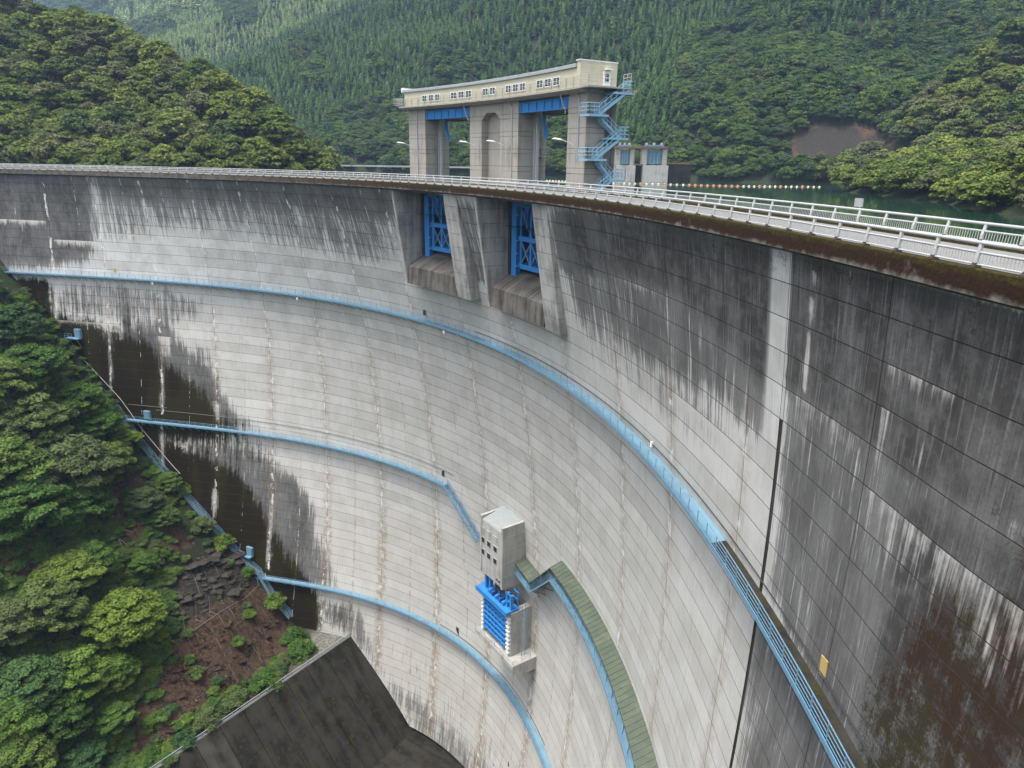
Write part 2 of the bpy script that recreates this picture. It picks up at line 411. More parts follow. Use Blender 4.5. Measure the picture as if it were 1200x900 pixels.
MAT['lbluedeck'] = paint_mat('light_blue_deck', (0.135, 0.245, 0.315), 0.6, 0.7, scale=0.7)
MAT['blue'] = paint_mat('strong_blue_paint', (0.024, 0.19, 0.50), 0.45, 0.3)
MAT['blued'] = paint_mat('deep_blue_paint', (0.006, 0.07, 0.26), 0.45, 0.2)
MAT['cream'] = paint_mat('cream_siding', (0.50, 0.465, 0.34), 0.6, 0.2)
MAT['glass'] = paint_mat('dark_window_glass', (0.03, 0.035, 0.04), 0.15, 0.0, spec=0.5)
MAT['wframe'] = paint_mat('white_window_frame', (0.72, 0.72, 0.70), 0.5, 0.1)
MAT['roofm'] = paint_mat('grey_metal_roof', (0.30, 0.32, 0.32), 0.4, 0.25)
MAT['groof'] = paint_mat('green_metal_roof', (0.058, 0.075, 0.054), 0.5, 0.5, scale=0.5, dirtcol=(0.17, 0.17, 0.10))
MAT['black'] = paint_mat('black_cable', (0.03, 0.03, 0.03), 0.6, 0.1)
MAT['yellow'] = paint_mat('yellow_sign_paint', (0.42, 0.29, 0.10), 0.6, 0.2)
MAT['buoy'] = paint_mat('orange_buoy', (0.60, 0.22, 0.10), 0.5, 0.3)
MAT['cream2'] = paint_mat('cream_buoy', (0.68, 0.62, 0.45), 0.5, 0.2)
MAT['rbrown'] = paint_mat('red_brown_steel', (0.16, 0.07, 0.05), 0.7, 0.4)
MAT['bark'] = paint_mat('bark', (0.10, 0.075, 0.055), 0.9, 0.5)
MAT['netc'] = paint_mat('net_wire', (0.17, 0.165, 0.15), 0.6, 0.3)
MAT['leafb'] = leaf_mat('broadleaf_leaves', [(0.048, 0.088, 0.024), (0.066, 0.112, 0.028), (0.092, 0.142, 0.032), (0.078, 0.102, 0.046), (0.040, 0.082, 0.036), (0.115, 0.168, 0.036)])
MAT['leaff'] = leaf_mat('sunny_broadleaf_leaves', [(0.078, 0.118, 0.028), (0.105, 0.150, 0.034), (0.150, 0.190, 0.044), (0.125, 0.130, 0.070), (0.060, 0.098, 0.036), (0.170, 0.212, 0.048), (0.090, 0.118, 0.046)])  # sunshine on the left spur is put into this brighter leaf tint
MAT['leafsun'] = leaf_mat('sunlit_tint_needles', [(0.110, 0.180, 0.060), (0.150, 0.220, 0.072), (0.185, 0.250, 0.085), (0.180, 0.190, 0.110)], 0.12)  # pale tint stands in for a sun patch on the far hill
MAT['leafy'] = leaf_mat('bright_maple_leaves', [(0.098, 0.152, 0.028), (0.105, 0.160, 0.030)])
MAT['leafn'] = leaf_mat('left_bank_leaves', [(0.050, 0.100, 0.026), (0.070, 0.130, 0.030), (0.105, 0.165, 0.034), (0.085, 0.112, 0.050), (0.042, 0.088, 0.038), (0.130, 0.190, 0.040)])
MAT['leafc'] = leaf_mat('conifer_needles', [(0.034, 0.076, 0.024), (0.050, 0.100, 0.030), (0.074, 0.132, 0.036), (0.040, 0.084, 0.034), (0.092, 0.145, 0.040)], 0.12)
MAT['ground'] = ground_mat('hillside_ground')
MAT['water'] = water_mat()

def slab_mat():
    m, nt, out = new_mat('crest_slab_concrete'); g = NT(nt)
    geo = g.n('ShaderNodeNewGeometry'); P = geo.outputs['Position']
    sx = g.n('ShaderNodeSeparateXYZ'); g.link(P, sx.inputs[0])
    b = g.noise(g.mapv(P, (1.2, 1.2, 0.9)), 1.0, 6, 0.65); d = g.noise(P, 6.0, 4, 0.6); a = g.noise(P, 0.18, 3, 0.5)
    near = g.step(sx.outputs[0], -75.0, -5.0)                      # the moss grows thicker towards the right bank
    c = g.mix(g.step(b, 0.4, 0.65), (0.15, 0.14, 0.125), (0.08, 0.072, 0.062))
    h = g.math('ADD', sx.outputs[2], g.math('MULTIPLY', g.math('SUBTRACT', b, 0.5), 0.9))
    br = g.math('MULTIPLY', g.math('MULTIPLY', g.step(h, -1.05, -0.72), g.step(g.math('ADD', a, g.math('MULTIPLY', b, 0.6)), 0.50, 0.66)), g.math('MULTIPLY_ADD', near, 0.75, 0.25))
    c = g.mix(br, c, g.mix(d, (0.016, 0.008, 0.005), (0.034, 0.017, 0.009)))
    gr = g.math('MULTIPLY', g.step(h, -0.36, -0.12), g.math('MULTIPLY_ADD', near, 0.6, 0.35))
    c = g.mix(gr, c, g.mix(g.step(d, 0.4, 0.65), (0.026, 0.023, 0.006), (0.052, 0.043, 0.010)))
    bp = g.bump(g.math('ADD', d, b), 0.8, 0.06)
    g.bsdf(out, c, 0.95, 0, 0.15, bp); return m
MAT['slab'] = slab_mat()

# ------------------------------------------------------------------ stains: where the photograph shows them on the face
def poly_mask(polys, blur, W=300, H=225):
    """polys: list of (points, value[, blur]) in photo pixels -> map sampled per vertex"""
    out = np.zeros((H, W)); yy, xx = np.mgrid[0:H, 0:W]; X = (xx+.5)*1200/W; Y = (yy+.5)*900/H
    for p in polys:
        pts, val = p[0], p[1]; bl = p[2] if len(p) > 2 else blur
        ins = np.zeros((H, W), bool); n = len(pts)
        for i in range(n):
            x0, y0 = pts[i]; x1, y1 = pts[(i+1) % n]
            if y0 == y1: continue
            c = ((y0 > Y) != (y1 > Y)) & (X < (x1-x0)*(Y-y0)/(y1-y0)+x0)
            ins ^= c
        m = ins.astype(float); k = max(0, int(round(bl*W/1200)))
        for _ in range(2):
            if k < 1: break
            for ax in (0, 1):
                cs = np.cumsum(np.pad(m, [(k+1, k) if a == ax else (0, 0) for a in (0, 1)], mode='edge'), axis=ax)
                m = (np.take(cs, range(2*k+1, cs.shape[ax]), axis=ax) - np.take(cs, range(0, cs.shape[ax]-2*k-1), axis=ax))/(2*k+1)
        if val >= 0: out = np.maximum(out, m*val)
        else: out = out*(1+m*val)
    return out
def sample(mp, q):
    H, W = mp.shape
    x = np.clip(q[..., 0]*W/1200-.5, 0, W-1.001); y = np.clip(q[..., 1]*H/900-.5, 0, H-1.001)
    i = x.astype(int); j = y.astype(int); fx = x-i; fy = y-j
    return mp[j, i]*(1-fx)*(1-fy)+mp[j, i+1]*fx*(1-fy)+mp[j+1, i]*(1-fx)*fy+mp[j+1, i+1]*fx*fy
G = poly_mask([
 ([(-20, 190), (110, 200), (112, 312), (-20, 318)], .93, 6),
 ([(100, 200), (300, 203), (470, 215), (476, 262), (300, 245), (110, 236)], .88, 8),
 ([(100, 200), (330, 205), (470, 215), (476, 300), (440, 320), (300, 285), (200, 275), (110, 300)], .62, 16),
 ([(520, 222), (560, 230), (572, 300), (580, 345), (545, 330), (530, 290)], .70, 5),
 ([(640, 240), (780, 258), (925, 288), (918, 380), (905, 470), (880, 450), (800, 360), (715, 326), (690, 330), (655, 330)], 1.0, 7),
 ([(640, 240), (925, 290), (905, 540), (840, 480), (760, 440), (700, 400), (662, 370)], .74, 14),
 ([(650, 330), (720, 335), (780, 400), (860, 470), (880, 560), (800, 520), (720, 450), (665, 400)], .52, 14),
 ([(925, 288), (1230, 375), (1230, 930), (1010, 930), (968, 845), (930, 770), (905, 712), (900, 690), (920, 460)], .76, 10),
 ([(925, 288), (1230, 375), (1230, 640), (1065, 560), (917, 455)], 1.0, 5),
 ([(1060, 560), (1230, 640), (1230, 930), (1010, 930), (985, 840), (1010, 730)], 1.0, 14),
 ([(925, 460), (1060, 550), (1010, 700), (960, 760), (890, 690)], .55, 10),
 ([(60, 330), (130, 330), (240, 345), (250, 380), (130, 380), (60, 372)], .62, 8),
 ([(130, 380), (190, 372), (215, 400), (250, 425), (268, 470), (300, 512), (230, 510), (150, 480)], .86, 9),
 ([(192, 330), (200, 330), (206, 430), (192, 430)], .95, 3), ([(230, 400), (244, 402), (250, 440), (236, 440)], .9, 4), ([(266, 480), (300, 490), (322, 515), (290, 515)], .7, 6), ([(140, 330), (152, 330), (160, 400), (142, 400)], .9, 4),
 ([(200, 500), (300, 515), (330, 545), (365, 600), (388, 650), (400, 700), (300, 690)], .80, 12), ([(318, 550), (350, 555), (372, 600), (375, 640), (340, 640)], .9, 8),
 ([(310, 690), (420, 705), (445, 760), (500, 880), (420, 760)], .7, 10),
 ([(405, 705), (520, 770), (640, 900), (540, 900), (430, 760)], .40, 18), ([(430, 770), (480, 800), (600, 905), (500, 905), (440, 800)], .62, 12),
 ([(880, 720), (900, 715), (945, 790), (1000, 930), (855, 930)], .75, 8),
], 10)
BMO = poly_mask([
 ([(-20, 335), (50, 335), (60, 352), (64, 371), (120, 373), (131, 395), (165, 393), (186, 405), (192, 425), (240, 455), (262, 490), (290, 500), (300, 520), (120, 520), (-20, 420)], 1.0, 15),
 ([(14, 325), (60, 326), (60, 372), (20, 372)], .88, 4),
 ([(62, 330), (130, 332), (130, 372), (62, 370)], .42, 5),
 ([(130, 330), (150, 332), (190, 410), (130, 395)], .45, 6),
 ([(185, 400), (240, 440), (262, 500), (190, 500)], .42, 10),
 ([(140, 492), (192, 497), (196, 520), (232, 528), (270, 548), (292, 565), (312, 605), (340, 650), (360, 676), (372, 690), (350, 745), (300, 720), (180, 560)], 1.0, 13),
 ([(150, 490), (330, 512), (335, 560), (280, 560), (190, 530)], .45, 6),
 ([(300, 676), (372, 688), (380, 742), (330, 745)], 1.0, 10),
 ([(370, 690), (420, 705), (425, 745), (380, 740)], .45, 6),
 ([(410, 745), (440, 760), (500, 860), (560, 900), (480, 900)], .35, 6),
], 6)
WHI = poly_mask([
 ([(61, 300), (64, 300), (67, 390), (62, 392)], .9, 1.5), ([(49, 206), (52, 206), (60, 300), (57, 300)], .8, 1),
 ([(104, 207), (109, 207), (124, 318), (119, 318)], .85, 2), ([(155, 210), (162, 210), (188, 330), (176, 330)], .5, 4),
 ([(66, 328), (128, 334), (128, 366), (66, 362)], .50, 4),
 ([(124, 333), (131, 333), (134, 480), (126, 480)], .7, 2), ([(186, 398), (200, 398), (193, 480), (188, 480)], .85, 2),
 ([(245, 465), (262, 467), (256, 500), (250, 500)], .9, 2), ([(186, 500), (196, 500), (192, 565), (187, 565)], .85, 2),
 ([(196, 505), (330, 518), (330, 545), (250, 530), (196, 520)], .48, 5), ([(250, 572), (256, 572), (254, 610), (250, 610)], .9, 1.5),
 ([(312, 540), (322, 540), (318, 675), (312, 675)], .8, 2), ([(365, 690), (440, 705), (440, 740), (380, 735)], .45, 4),
 ([(640, 385), (652, 385), (668, 440), (660, 440)], .8, 2), ([(658, 395), (664, 395), (668, 445), (663, 445)], 1.0, 1),
 ([(832, 505), (842, 512), (845, 600), (835, 600)], .7, 2), ([(1150, 690), (1185, 720), (1165, 800), (1150, 830)], .75, 5),
 ([(1040, 620), (1060, 610), (1045, 690), (1030, 700)], .6, 4), ([(955, 302), (961, 303), (946, 465), (938, 462)], .95, 1.5),
 ([(835, 275), (839, 276), (838, 305), (834, 305)], 1.0, 1.5), ([(995, 315), (1000, 316), (999, 335), (995, 333)], .9, 1),
 ([(1065, 505), (1090, 520), (1075, 560), (1060, 555)], .7, 3), ([(960, 600), (985, 610), (960, 680), (940, 680)], .5, 5),
 ([(420, 775), (470, 800), (490, 870), (455, 840)], .5, 5), ([(530, 820), (560, 840), (560, 900), (525, 880)], .55, 4),
], 3)
# lime leaching out of single lift joints: (left joint, right joint, depth of the joint, length of the runs, strength)
BANDS = [(1.41, 1.3076, 10, 2.6, .95), (1.3076, 1.2335, 14, 3.2, 1.0), (1.2335, 1.1621, 12, 1.4, .8), (.4832, .4139, 6, 2.0, .62), (.4832, .4139, 18, 5.5, .95),
         (.4139, .3389, 14, 5.5, .85), (.3389, .3270, 14, 8, .8), (.3124, .264, 8, 7.5, .62), (.264, .1891, 10, 8.0, .68), (1.3076, 1.2335, 32, 1.2, .8), (1.1700, 1.1500, 34, 5, 1.0), (1.312, 1.300, 36, 5, 1.0),
         (.264, .236, 4, 2.2, .7), (.236, .1891, 4, 1.5, .5), (.264, .255, 6, 8, .8), (1.04, 1.02, 46, 4, .9), (.945, .935, 44, 3, .9), (.871, .862, 32, 3, .9), (.836, .816, 42, 4, .9), (.80, .785, 40, 3, .8), (.83, .79, 60, 4, .6), (1.0877, 1.0143, 14, 1.2, .5)]
def band_white(t, d):
    w = np.zeros(len(t))
    for a, b, dl, ln, st in BANDS:
        e = .0012
        ft = np.clip((a+e-t)/(2*e), 0, 1)*np.clip((t-b+e)/(2*e), 0, 1)
        w = np.maximum(w, st*ft*np.clip(1-(d-dl)/ln, 0, 1)*(d > dl-.01))
    return w
BRO = poly_mask([
 ([(1085, 680), (1140, 670), (1230, 700), (1230, 930), (990, 930), (1000, 830), (1035, 750)], .80, 22),
 ([(1130, 560), (1230, 590), (1230, 760), (1190, 720)], .55, 14), ([(1100, 350), (1230, 380), (1230, 480), (1160, 440)], .50, 12),
 ([(690, 245), (925, 290), (1230, 370), (1230, 400), (925, 325), (690, 262)], .60, 8),
], 12)
CLE = poly_mask([
 ([(662, 402), (740, 440), (830, 520), (900, 600), (884, 690), (760, 510), (660, 440)], .6, 12),
 ([(878, 700), (890, 700), (872, 800), (858, 900), (840, 900)], .8, 5),
], 4)
TAN = poly_mask([
 ([(0, 350), (700, 380), (900, 500), (900, 900), (300, 900)], .55, 30), ([(300, 560), (640, 600), (700, 900), (400, 900)], 1.0, 30),
], 20)
LIM = poly_mask([([(0, 190), (480, 205), (700, 400), (900, 500), (860, 700), (700, 900), (300, 900), (0, 500)], .9, 20)], 20)

TB = [1.5378, 1.4629, 1.388, 1.3076, 1.2335, 1.1621, 1.0877, 1.0143, 0.9431, 0.8712, 0.7948, 0.7161, 0.6368, 0.5607, 0.4832, 0.4139, 0.3389, 0.3147, 0.3124, 0.264, 0.1891, 0.1141, 0.04]
JOINTS = np.array([t for t in TB if t != 0.3124 and t != .3147])
O1 = (0.6987, 0.7737); O2 = (0.5708, 0.6495); WALLT = 0.0105
NROW = 56
LEFT_U0, TOE = 232.4, -97.0
def ground_left(X, Y): return -0.68*X + 0.73*Y - LEFT_U0

dam = empty('arch_dam', AP(0.75, 0.6, -60), 'tall curved grey concrete arch dam with stained face and two spillway openings', 'dam')

def block_mesh(t0, t1, d0, d1, nx, ny, tonev):
    """curved face block with recessed dark joint edges; UV = metres along crest, metres down"""
    gap = 0.024; tg = gap/190.0; dep = 0.07
    T = np.linspace(t0-tg, t1+tg, nx+1); D = np.linspace(d0+gap, d1-gap, ny+1)
    TT, DD = np.meshgrid(T, D)
    off = fo(TT, SB-DD); V = AP(TT, off, SB-DD).reshape(-1, 3)
    k = (nx+1)*(ny+1)
    F = [(j*(nx+1)+i, (j+1)*(nx+1)+i, (j+1)*(nx+1)+i+1, j*(nx+1)+i+1) for j in range(ny) for i in range(nx)]
    nf = len(F)
    ring = [(0, i) for i in range(nx+1)] + [(j, nx) for j in range(1, ny+1)] + [(ny, i) for i in range(nx-1, -1, -1)] + [(j, 0) for j in range(ny-1, 0, -1)]
    rv = []; rt = []
    for j, i in ring:
        tt = T[i] + (tg if i == 0 else (-tg if i == nx else 0)); dd = D[j] + (-gap if j == 0 else (gap if j == ny else 0))
        rt.append((tt, dd)); rv.append(AP(tt, fo(tt, SB-dd)+dep, SB-dd))
    V = np.vstack([V, np.array(rv)])
    m = len(ring)
    for a in range(m):
        b = (a+1) % m; ia = ring[a][0]*(nx+1)+ring[a][1]; ib = ring[b][0]*(nx+1)+ring[b][1]
        F.append((ia, ib, k+b, k+a))
    tv = np.concatenate([TT.ravel(), [r[0] for r in rt]]); dv = np.concatenate([DD.ravel(), [r[1] for r in rt]])
    return V, F, nf, tv, dv, np.full(len(V), tonev)
def finish_face(me, tv, dv, tonev, V):
    q, dep = px(V)
    for nm, maps in (('stain_a', (G, BMO, WHI)), ('stain_b', (BRO, CLE, None)), ('stain_c', (TAN, LIM, None))):
        at = me.color_attributes.new(nm, 'FLOAT_COLOR', 'POINT')
        c = np.ones((len(V), 4))
        for i, mp in enumerate(maps): c[:, i] = sample(mp, q) if mp is not None else tonev
        if nm == 'stain_a': c[:, 2] = np.maximum(c[:, 2], band_white(tv, dv))
        if nm == 'stain_b': c[:, 1] = np.maximum(c[:, 1], np.clip((.3275-tv)/.0025, 0, 1)*(tv > .3140)*(1-.25*np.clip((dv-20)/10, 0, 1)))
        at.data.foreach_set('color', c.ravel())
    ln = len(me.loops); vi = np.empty(ln, int); me.loops.foreach_get('vertex_index', vi)
    jj = JOINTS[np.abs(JOINTS[None, :]-tv[:, None]).argmin(1)]
    jd = (tv-jj)*190.0
    for nm, A_, B_ in (('UVMap', (1.6-tv)*190.0, -dv), ('joint', jd, dv*0)):
        uvl = me.uv_layers.new(name=nm); arr = np.stack([A_[vi], B_[vi]], 1); uvl.data.foreach_set('uv', arr.ravel())

blocks = []
for j in range(NROW):
    d0, d1 = 2.0*j, 2.0*j+2.0
    edges = list(TB)
    if d0 < 13.9:
        for (a, b) in (O1, O2):
            edges = [e for e in edges if not (a-0.002 <= e <= b+0.002)] + [a, b]
        edges = sorted(edges, reverse=True)
    for i in range(len(edges)-1):
        ta, tb = edges[i], edges[i+1]; tm_ = (ta+tb)/2
        if abs(ta-.3147) < 1e-6:
            if d0 > 9: continue
        if abs(ta-.3124) < 1e-6 and d0 <= 9: pass
        if d0 < 13.9 and (O1[0]-1e-4 < tm_ < O1[1] or O2[0]-1e-4 < tm_ < O2[1]): continue
        Pm = AP(tm_, fo(tm_, SB-d0), SB-d0)
        c4 = AP(np.array([ta, tb, ta, tb]), fo(np.array([ta, tb, ta, tb]), SB-np.array([d0, d0, d1, d1])), SB-np.array([d0, d0, d1, d1]))
        q, dp = px(c4)
        if ta < 0.22: area = 0 if dp.min() < 3 else None
        # hidden under the left bank
        gz = ground_left(c4[:, 0], c4[:, 1])
        if tm_ > 0.9 and np.all(c4[:, 2] < gz-5): continue
        inv = (dp.min() > 3) and q[:, 0].max() > 0 and q[:, 0].min() < 1200 and q[:, 1].max() > 190 and q[:, 1].min() < 900
        if inv:
            x0, x1 = max(0, q[:, 0].min()), min(1200, q[:, 0].max()); y0, y1 = max(0, q[:, 1].min()), min(900, q[:, 1].max())
            x_, y_ = q[:, 0], q[:, 1]; ar = abs((x_[1]-x_[0])*(y_[3]-y_[0])-(x_[3]-x_[0])*(y_[1]-y_[0]))/2 + abs((x_[3]-x_[0])*(y_[2]-y_[0])-(x_[2]-x_[0])*(y_[3]-y_[0]))/2
            ar = min(ar, (x1-x0)*(y1-y0))
            ln = math.hypot(x_[1]-x_[0], y_[1]-y_[0]); hh = math.hypot(x_[2]-x_[0], y_[2]-y_[0])
        else: ar = 0; ln = 40; hh = 10
        blocks.append([ar, ta, tb, d0, d1, int(np.clip(ln/9, 5 if ta > .345 or ta < .33 else 14, 26)), int(np.clip(hh/10, 1, 5))])
blocks.sort(key=lambda b: -b[0])
BI = {}
for n, (ar, ta, tb, d0, d1, nx, ny) in enumerate(blocks[:300]):
    V, F, nf, tv, dv, tn = block_mesh(ta, tb, d0, d1, nx, ny, RNG.uniform(0.25, 0.75))
    me = bpy.data.meshes.new('concrete_block'); me.from_pydata([tuple(p) for p in V], [], F)
    me.materials.append(MAT['dam']); me.materials.append(MAT['joint'])
    mi = np.zeros(len(F), int); mi[nf:] = 1; me.polygons.foreach_set('material_index', mi)
    finish_face(me, tv, dv, tn, V); recalc(me)
    place('concrete_block', me, dam)
Vs, Fs, tvs, dvs, tns, mis = [], [], [], [], [], []; nb = 0
for (ar, ta, tb, d0, d1, nx, ny) in blocks[300:]:
    V, F, nf, tv, dv, tn = block_mesh(ta, tb, d0, d1, nx, ny, RNG.uniform(0.25, 0.75))
    Vs.append(V); Fs += [tuple(i+nb for i in f) for f in F]; tvs.append(tv); dvs.append(dv); tns.append(tn); mis += [0]*nf+[1]*(len(F)-nf); nb += len(V)
V = np.vstack(Vs); me = bpy.data.meshes.new('block_courses'); me.from_pydata([tuple(p) for p in V], [], Fs)
me.materials.append(MAT['dam']); me.materials.append(MAT['joint']); me.polygons.foreach_set('material_index', mis)
finish_face(me, np.concatenate(tvs), np.concatenate(dvs), np.concatenate(tns), V); recalc(me)
tag(place('block_courses', me, dam), kind='stuff')

TH = lambda a, b, step: np.linspace(a, b, max(2, int(abs(b-a)*186/step)+1))
TL, TR = 1.56, 0.03
def fn(m):            # mass behind the face blocks, with the two openings left out
    prof = []
    for a, b, zt in ((TL, O1[1], SB), (O1[1], O1[0], -14.2), (O1[0], O2[1], SB), (O2[1], O2[0], -14.2), (O2[0], TR, SB)):
        zs = np.linspace(zt, SB-NROW*2, 24); T = TH(a, b, 3.5)
        grid = np.array([[AP(t, fo(t, z)+0.08, z) for z in zs] for t in T])
        n1, n2 = len(T), len(zs); V = grid.reshape(-1, 3)
        F = [(i*n2+j, (i+1)*n2+j, (i+1)*n2+j+1, i*n2+j+1) for i in range(n1-1) for j in range(n2-1)]
        m.add(V, F)
        m.arcbox(a, b, 7.5 if zt == SB else 9.3, 9.0 if zt == SB else 9.6, -22, zt-0.02 if zt == SB else -11.8, len(T)-1)
        if zt == SB: m.arcbox(a, b, lambda t: float(fo(t, SB))+0.3, 7.5, SB-.3, SB-0.02, len(T)-1)
part(dam, 'dam_core', fn, MAT['joint'])
def fn(m):            # crest slab with road surface step and kerbs
    T = TH(TL, TR, 2.0)
    m.sweep(T, [(-0.15, -0.05), (-0.15, -0.95), (0.15, -1.0), (0.95, -1.35), (6.3, -1.35), (6.3, -0.05)])
    m.sweep(T, [(-0.15, -0.045), (0.28, -0.045), (0.28, 0.0), (-0.11, 0.0)])
    m.sweep(T, [(5.35, -0.045), (6.3, -0.045), (6.3, 0.12), (5.35, 0.12)])
part(dam, 'crest_slab', fn, MAT['slab'])
def fn(m):
    m.sweep(TH(TL, TR, 2.0), [(0.29, -0.06), (5.34, -0.06), (5.34, -0.03), (0.29, -0.03)])
o = MB(); fn(o); tag(o.obj('road', MAT['road']), kind='structure')
def fn(m):
    m.sweep(TH(TL, TR, 2.0), [(0.30, -0.035), (0.62, -0.035), (0.62, -0.028), (0.30, -0.028)])
# spillway openings
for oi_, (a, b) in enumerate((O1, O2)):
    wall_off = lambda z: 0.6 + 0.166*max(0, -1.5-z)
    for side, (p0, p1) in enumerate(((b, b+WALLT), (a-WALLT*1.9, a))):
        if side == 0: p0, p1 = b, b+WALLT*0.25
        def fn(m, p0=p0, p1=p1):
            zs = np.linspace(SB, -16.0, 9)
            for k in range(8):
                z0, z1 = zs[k+1]+0.02, zs[k]-0.02
                V = []
                for z in (z0, z1):
                    f_ = wall_off(z)
                    for (t, o_) in ((p0, f_+0.12), (p0+(p1-p0)*0.12, f_), (p1-(p1-p0)*0.12, f_), (p1, f_+0.12), (p1, 8.6), (p0, 8.6)): V.append(AP(t, o_, z))
                m.add(V, [(0, 1, 2, 3, 4, 5), (6, 11, 10, 9, 8, 7)]+[(i, (i+1) % 6, 6+(i+1) % 6, 6+i) for i in range(6)])
        part(dam, 'training_wall', fn, MAT['concs'])
    def fn(m, a=a, b=b):   # ogee sill
        prof = [(1.9+0.12*0, -15.9), (3.10, -13.15), (4.4, -12.45), (5.6, -11.85), (6.9, -11.35), (8.2, -11.05), (9.2, -11.6), (9.2, -15.9)]
        prof[0] = (2.95, -15.9)
        m.sweep(np.linspace(a+0.0005, b-0.0005, 9), prof)
    part(dam, 'spillway_sill', fn, MAT['lip'])
    def fn(m, a=a, b=b):   # dark gate slots
        m.arcbox(b-0.0030, b-0.0002, 6.0, 7.4, -14, -1.4)
        m.arcbox(a+0.0002, a+0.0030, 6.0, 7.4, -14, -1.4)
    part(dam, 'gate_slot', fn, MAT['black'])
    # blue gate
    tc = (a+b)/2; org = AP(tc, 7.2, -11.0)
    lab = ['blue steel flood gate with truss braces in the left spillway opening, below the crest road', 'blue steel flood gate with truss braces in the right spillway opening, nearer the camera'][oi_]
    gt = empty('flood_gate', org, lab, 'gate', 'blue flood gates in the spillway openings')
    part(gt, 'skin_plate', lambda m: m.arcbox(a+.004, b-.004, 8.15, 8.3, -10.9, -1.0, 4), MAT['blued'])
    for tt in (b-.0075, a+.0075):
        part(gt, 'guide_column', lambda m: (m.arcbox(tt-.0024, tt+.0024, 6.2, 6.9, -11.9, -1.9), m.arcbox(tt-.0032, tt+.0032, 6.05, 6.2, -11.9, -2.1)), MAT['blue'])
    for z in (-10.3, -6.6, -2.2):
        part(gt, 'cross_beam', lambda m: m.arcbox(a+.010, b-.010, 6.5, 7.9, z-.32, z+.32, 4), MAT['blue'])
    ths = np.linspace(a+.013, b-.013, 5)
    for t in ths:
        part(gt, 'vertical_strut', lambda m: m.arcbox(t-.0011, t+.0011, 6.55, 6.8, -10.0, -2.5), MAT['blue'])
    for k in range(4):
        t0, t1 = ths[k], ths[k+1]
        for (z0, z1) in ((-10, -6.9), (-6.3, -2.5)):
            part(gt, 'diagonal_brace', lambda m: m.bar(AP(t0, 6.6, z0), AP(t1, 6.6, z1), .16), MAT['lblue'])
            if z0 == -10: part(gt, 'diagonal_brace', lambda m: m.bar(AP(t1, 6.7, z0), AP(t0, 6.7, z1), .16), MAT['lblue'])
    part(gt, 'hoist_box', lambda m: m.arcbox(b-.022, b-.012, 5.9, 6.9, -2.3, -1.45), MAT['lblue'])
    for k in range(5):
        part(gt, 'ladder_rung', lambda m: m.arcbox(b-.0125, b-.0085, 6.1, 6.3, -10.4+k*1.7, -10.2+k*1.7), MAT['lblue'])

# ------------------------------------------------------------------ crest guard rails
SP = 2.42977/RC
def crest_rail(label, off, z0, lean, ph, hgt=0.86, base=True):
    root = empty('guard_rail', AP(0.8, off, z0), label, 'guard rail', 'guard rails along the crest road')
    T = TH(1.5, 0.10, 1.2)
    def pipe(o_, z, r):
        def fn(m):
            m.tube([AP(t, o_, z) for t in T], r, 6)
        return fn
    part(root, 'top_pipe', pipe(off+lean, z0+hgt, .075), MAT['white'], smooth=True)
    part(root, 'middle_pipe', pipe(off+lean*.5, z0+hgt*.62, .048), MAT['white'], smooth=True)
    part(root, 'bottom_bar', pipe(off, z0+.12, .04), MAT['white'])
    k = math.ceil((0.12-ph)/-SP); t = ph
    ts = []
    n0 = int((1.48-ph)/SP)
    for i in range(-n0, int((ph-.12)/SP)):
        ts.append(ph-i*SP)
    for t in ts:
        def fn(m):
            c = [AP(t, off+.0, z0), AP(t, off+.02, z0+.35), AP(t, off+lean*.6, z0+.62), AP(t, off+lean, z0+hgt)]
            for i in range(3): m.bar(c[i], c[i+1], .13, .10, up=(0, 0, 1) if False else AP(t, 1, 0)-AP(t, 0, 0))
            m.arcbox(t-.0007, t+.0007, off-.16, off+.16, z0-.0, z0+.09, 1, 1)
            m.arcbox(t-.0005, t+.0005, off-.10, off+.10, z0+.09, z0+.17, 1, 1)
        part(root, 'post', fn, [MAT['white'], MAT['rust']])
    def fn(m):
        n = int((1.48-.15)*RC/.17)
        for i in range(n):
            t = 1.48-i*.17/RC
            if abs(((t-ph)/SP+.5) % 1-.5) < .04: continue
            w = .00011
            V = [AP(t-w, off, z0+.12), AP(t+w, off, z0+.12), AP(t+w, off+lean*.3, z0+hgt*.62), AP(t-w, off+lean*.3, z0+hgt*.62)]
            V2 = [AP(t, off+.03, z0+.12), AP(t, off+.03, z0+hgt*.62)]
            m.add(V+V2, [(0, 1, 2, 3), (1, 4, 5, 2), (4, 0, 3, 5)])
    part(root, 'balusters', fn, MAT['white'], kind='stuff')
    return root
crest_rail('white pipe guard rail along the near mossy edge of the dam crest road', 0.02, 0.0, 0.10, 0.495272)
crest_rail('white pipe guard rail along the far reservoir side of the dam crest road', 5.62, 0.12, 0.16, 0.4905)

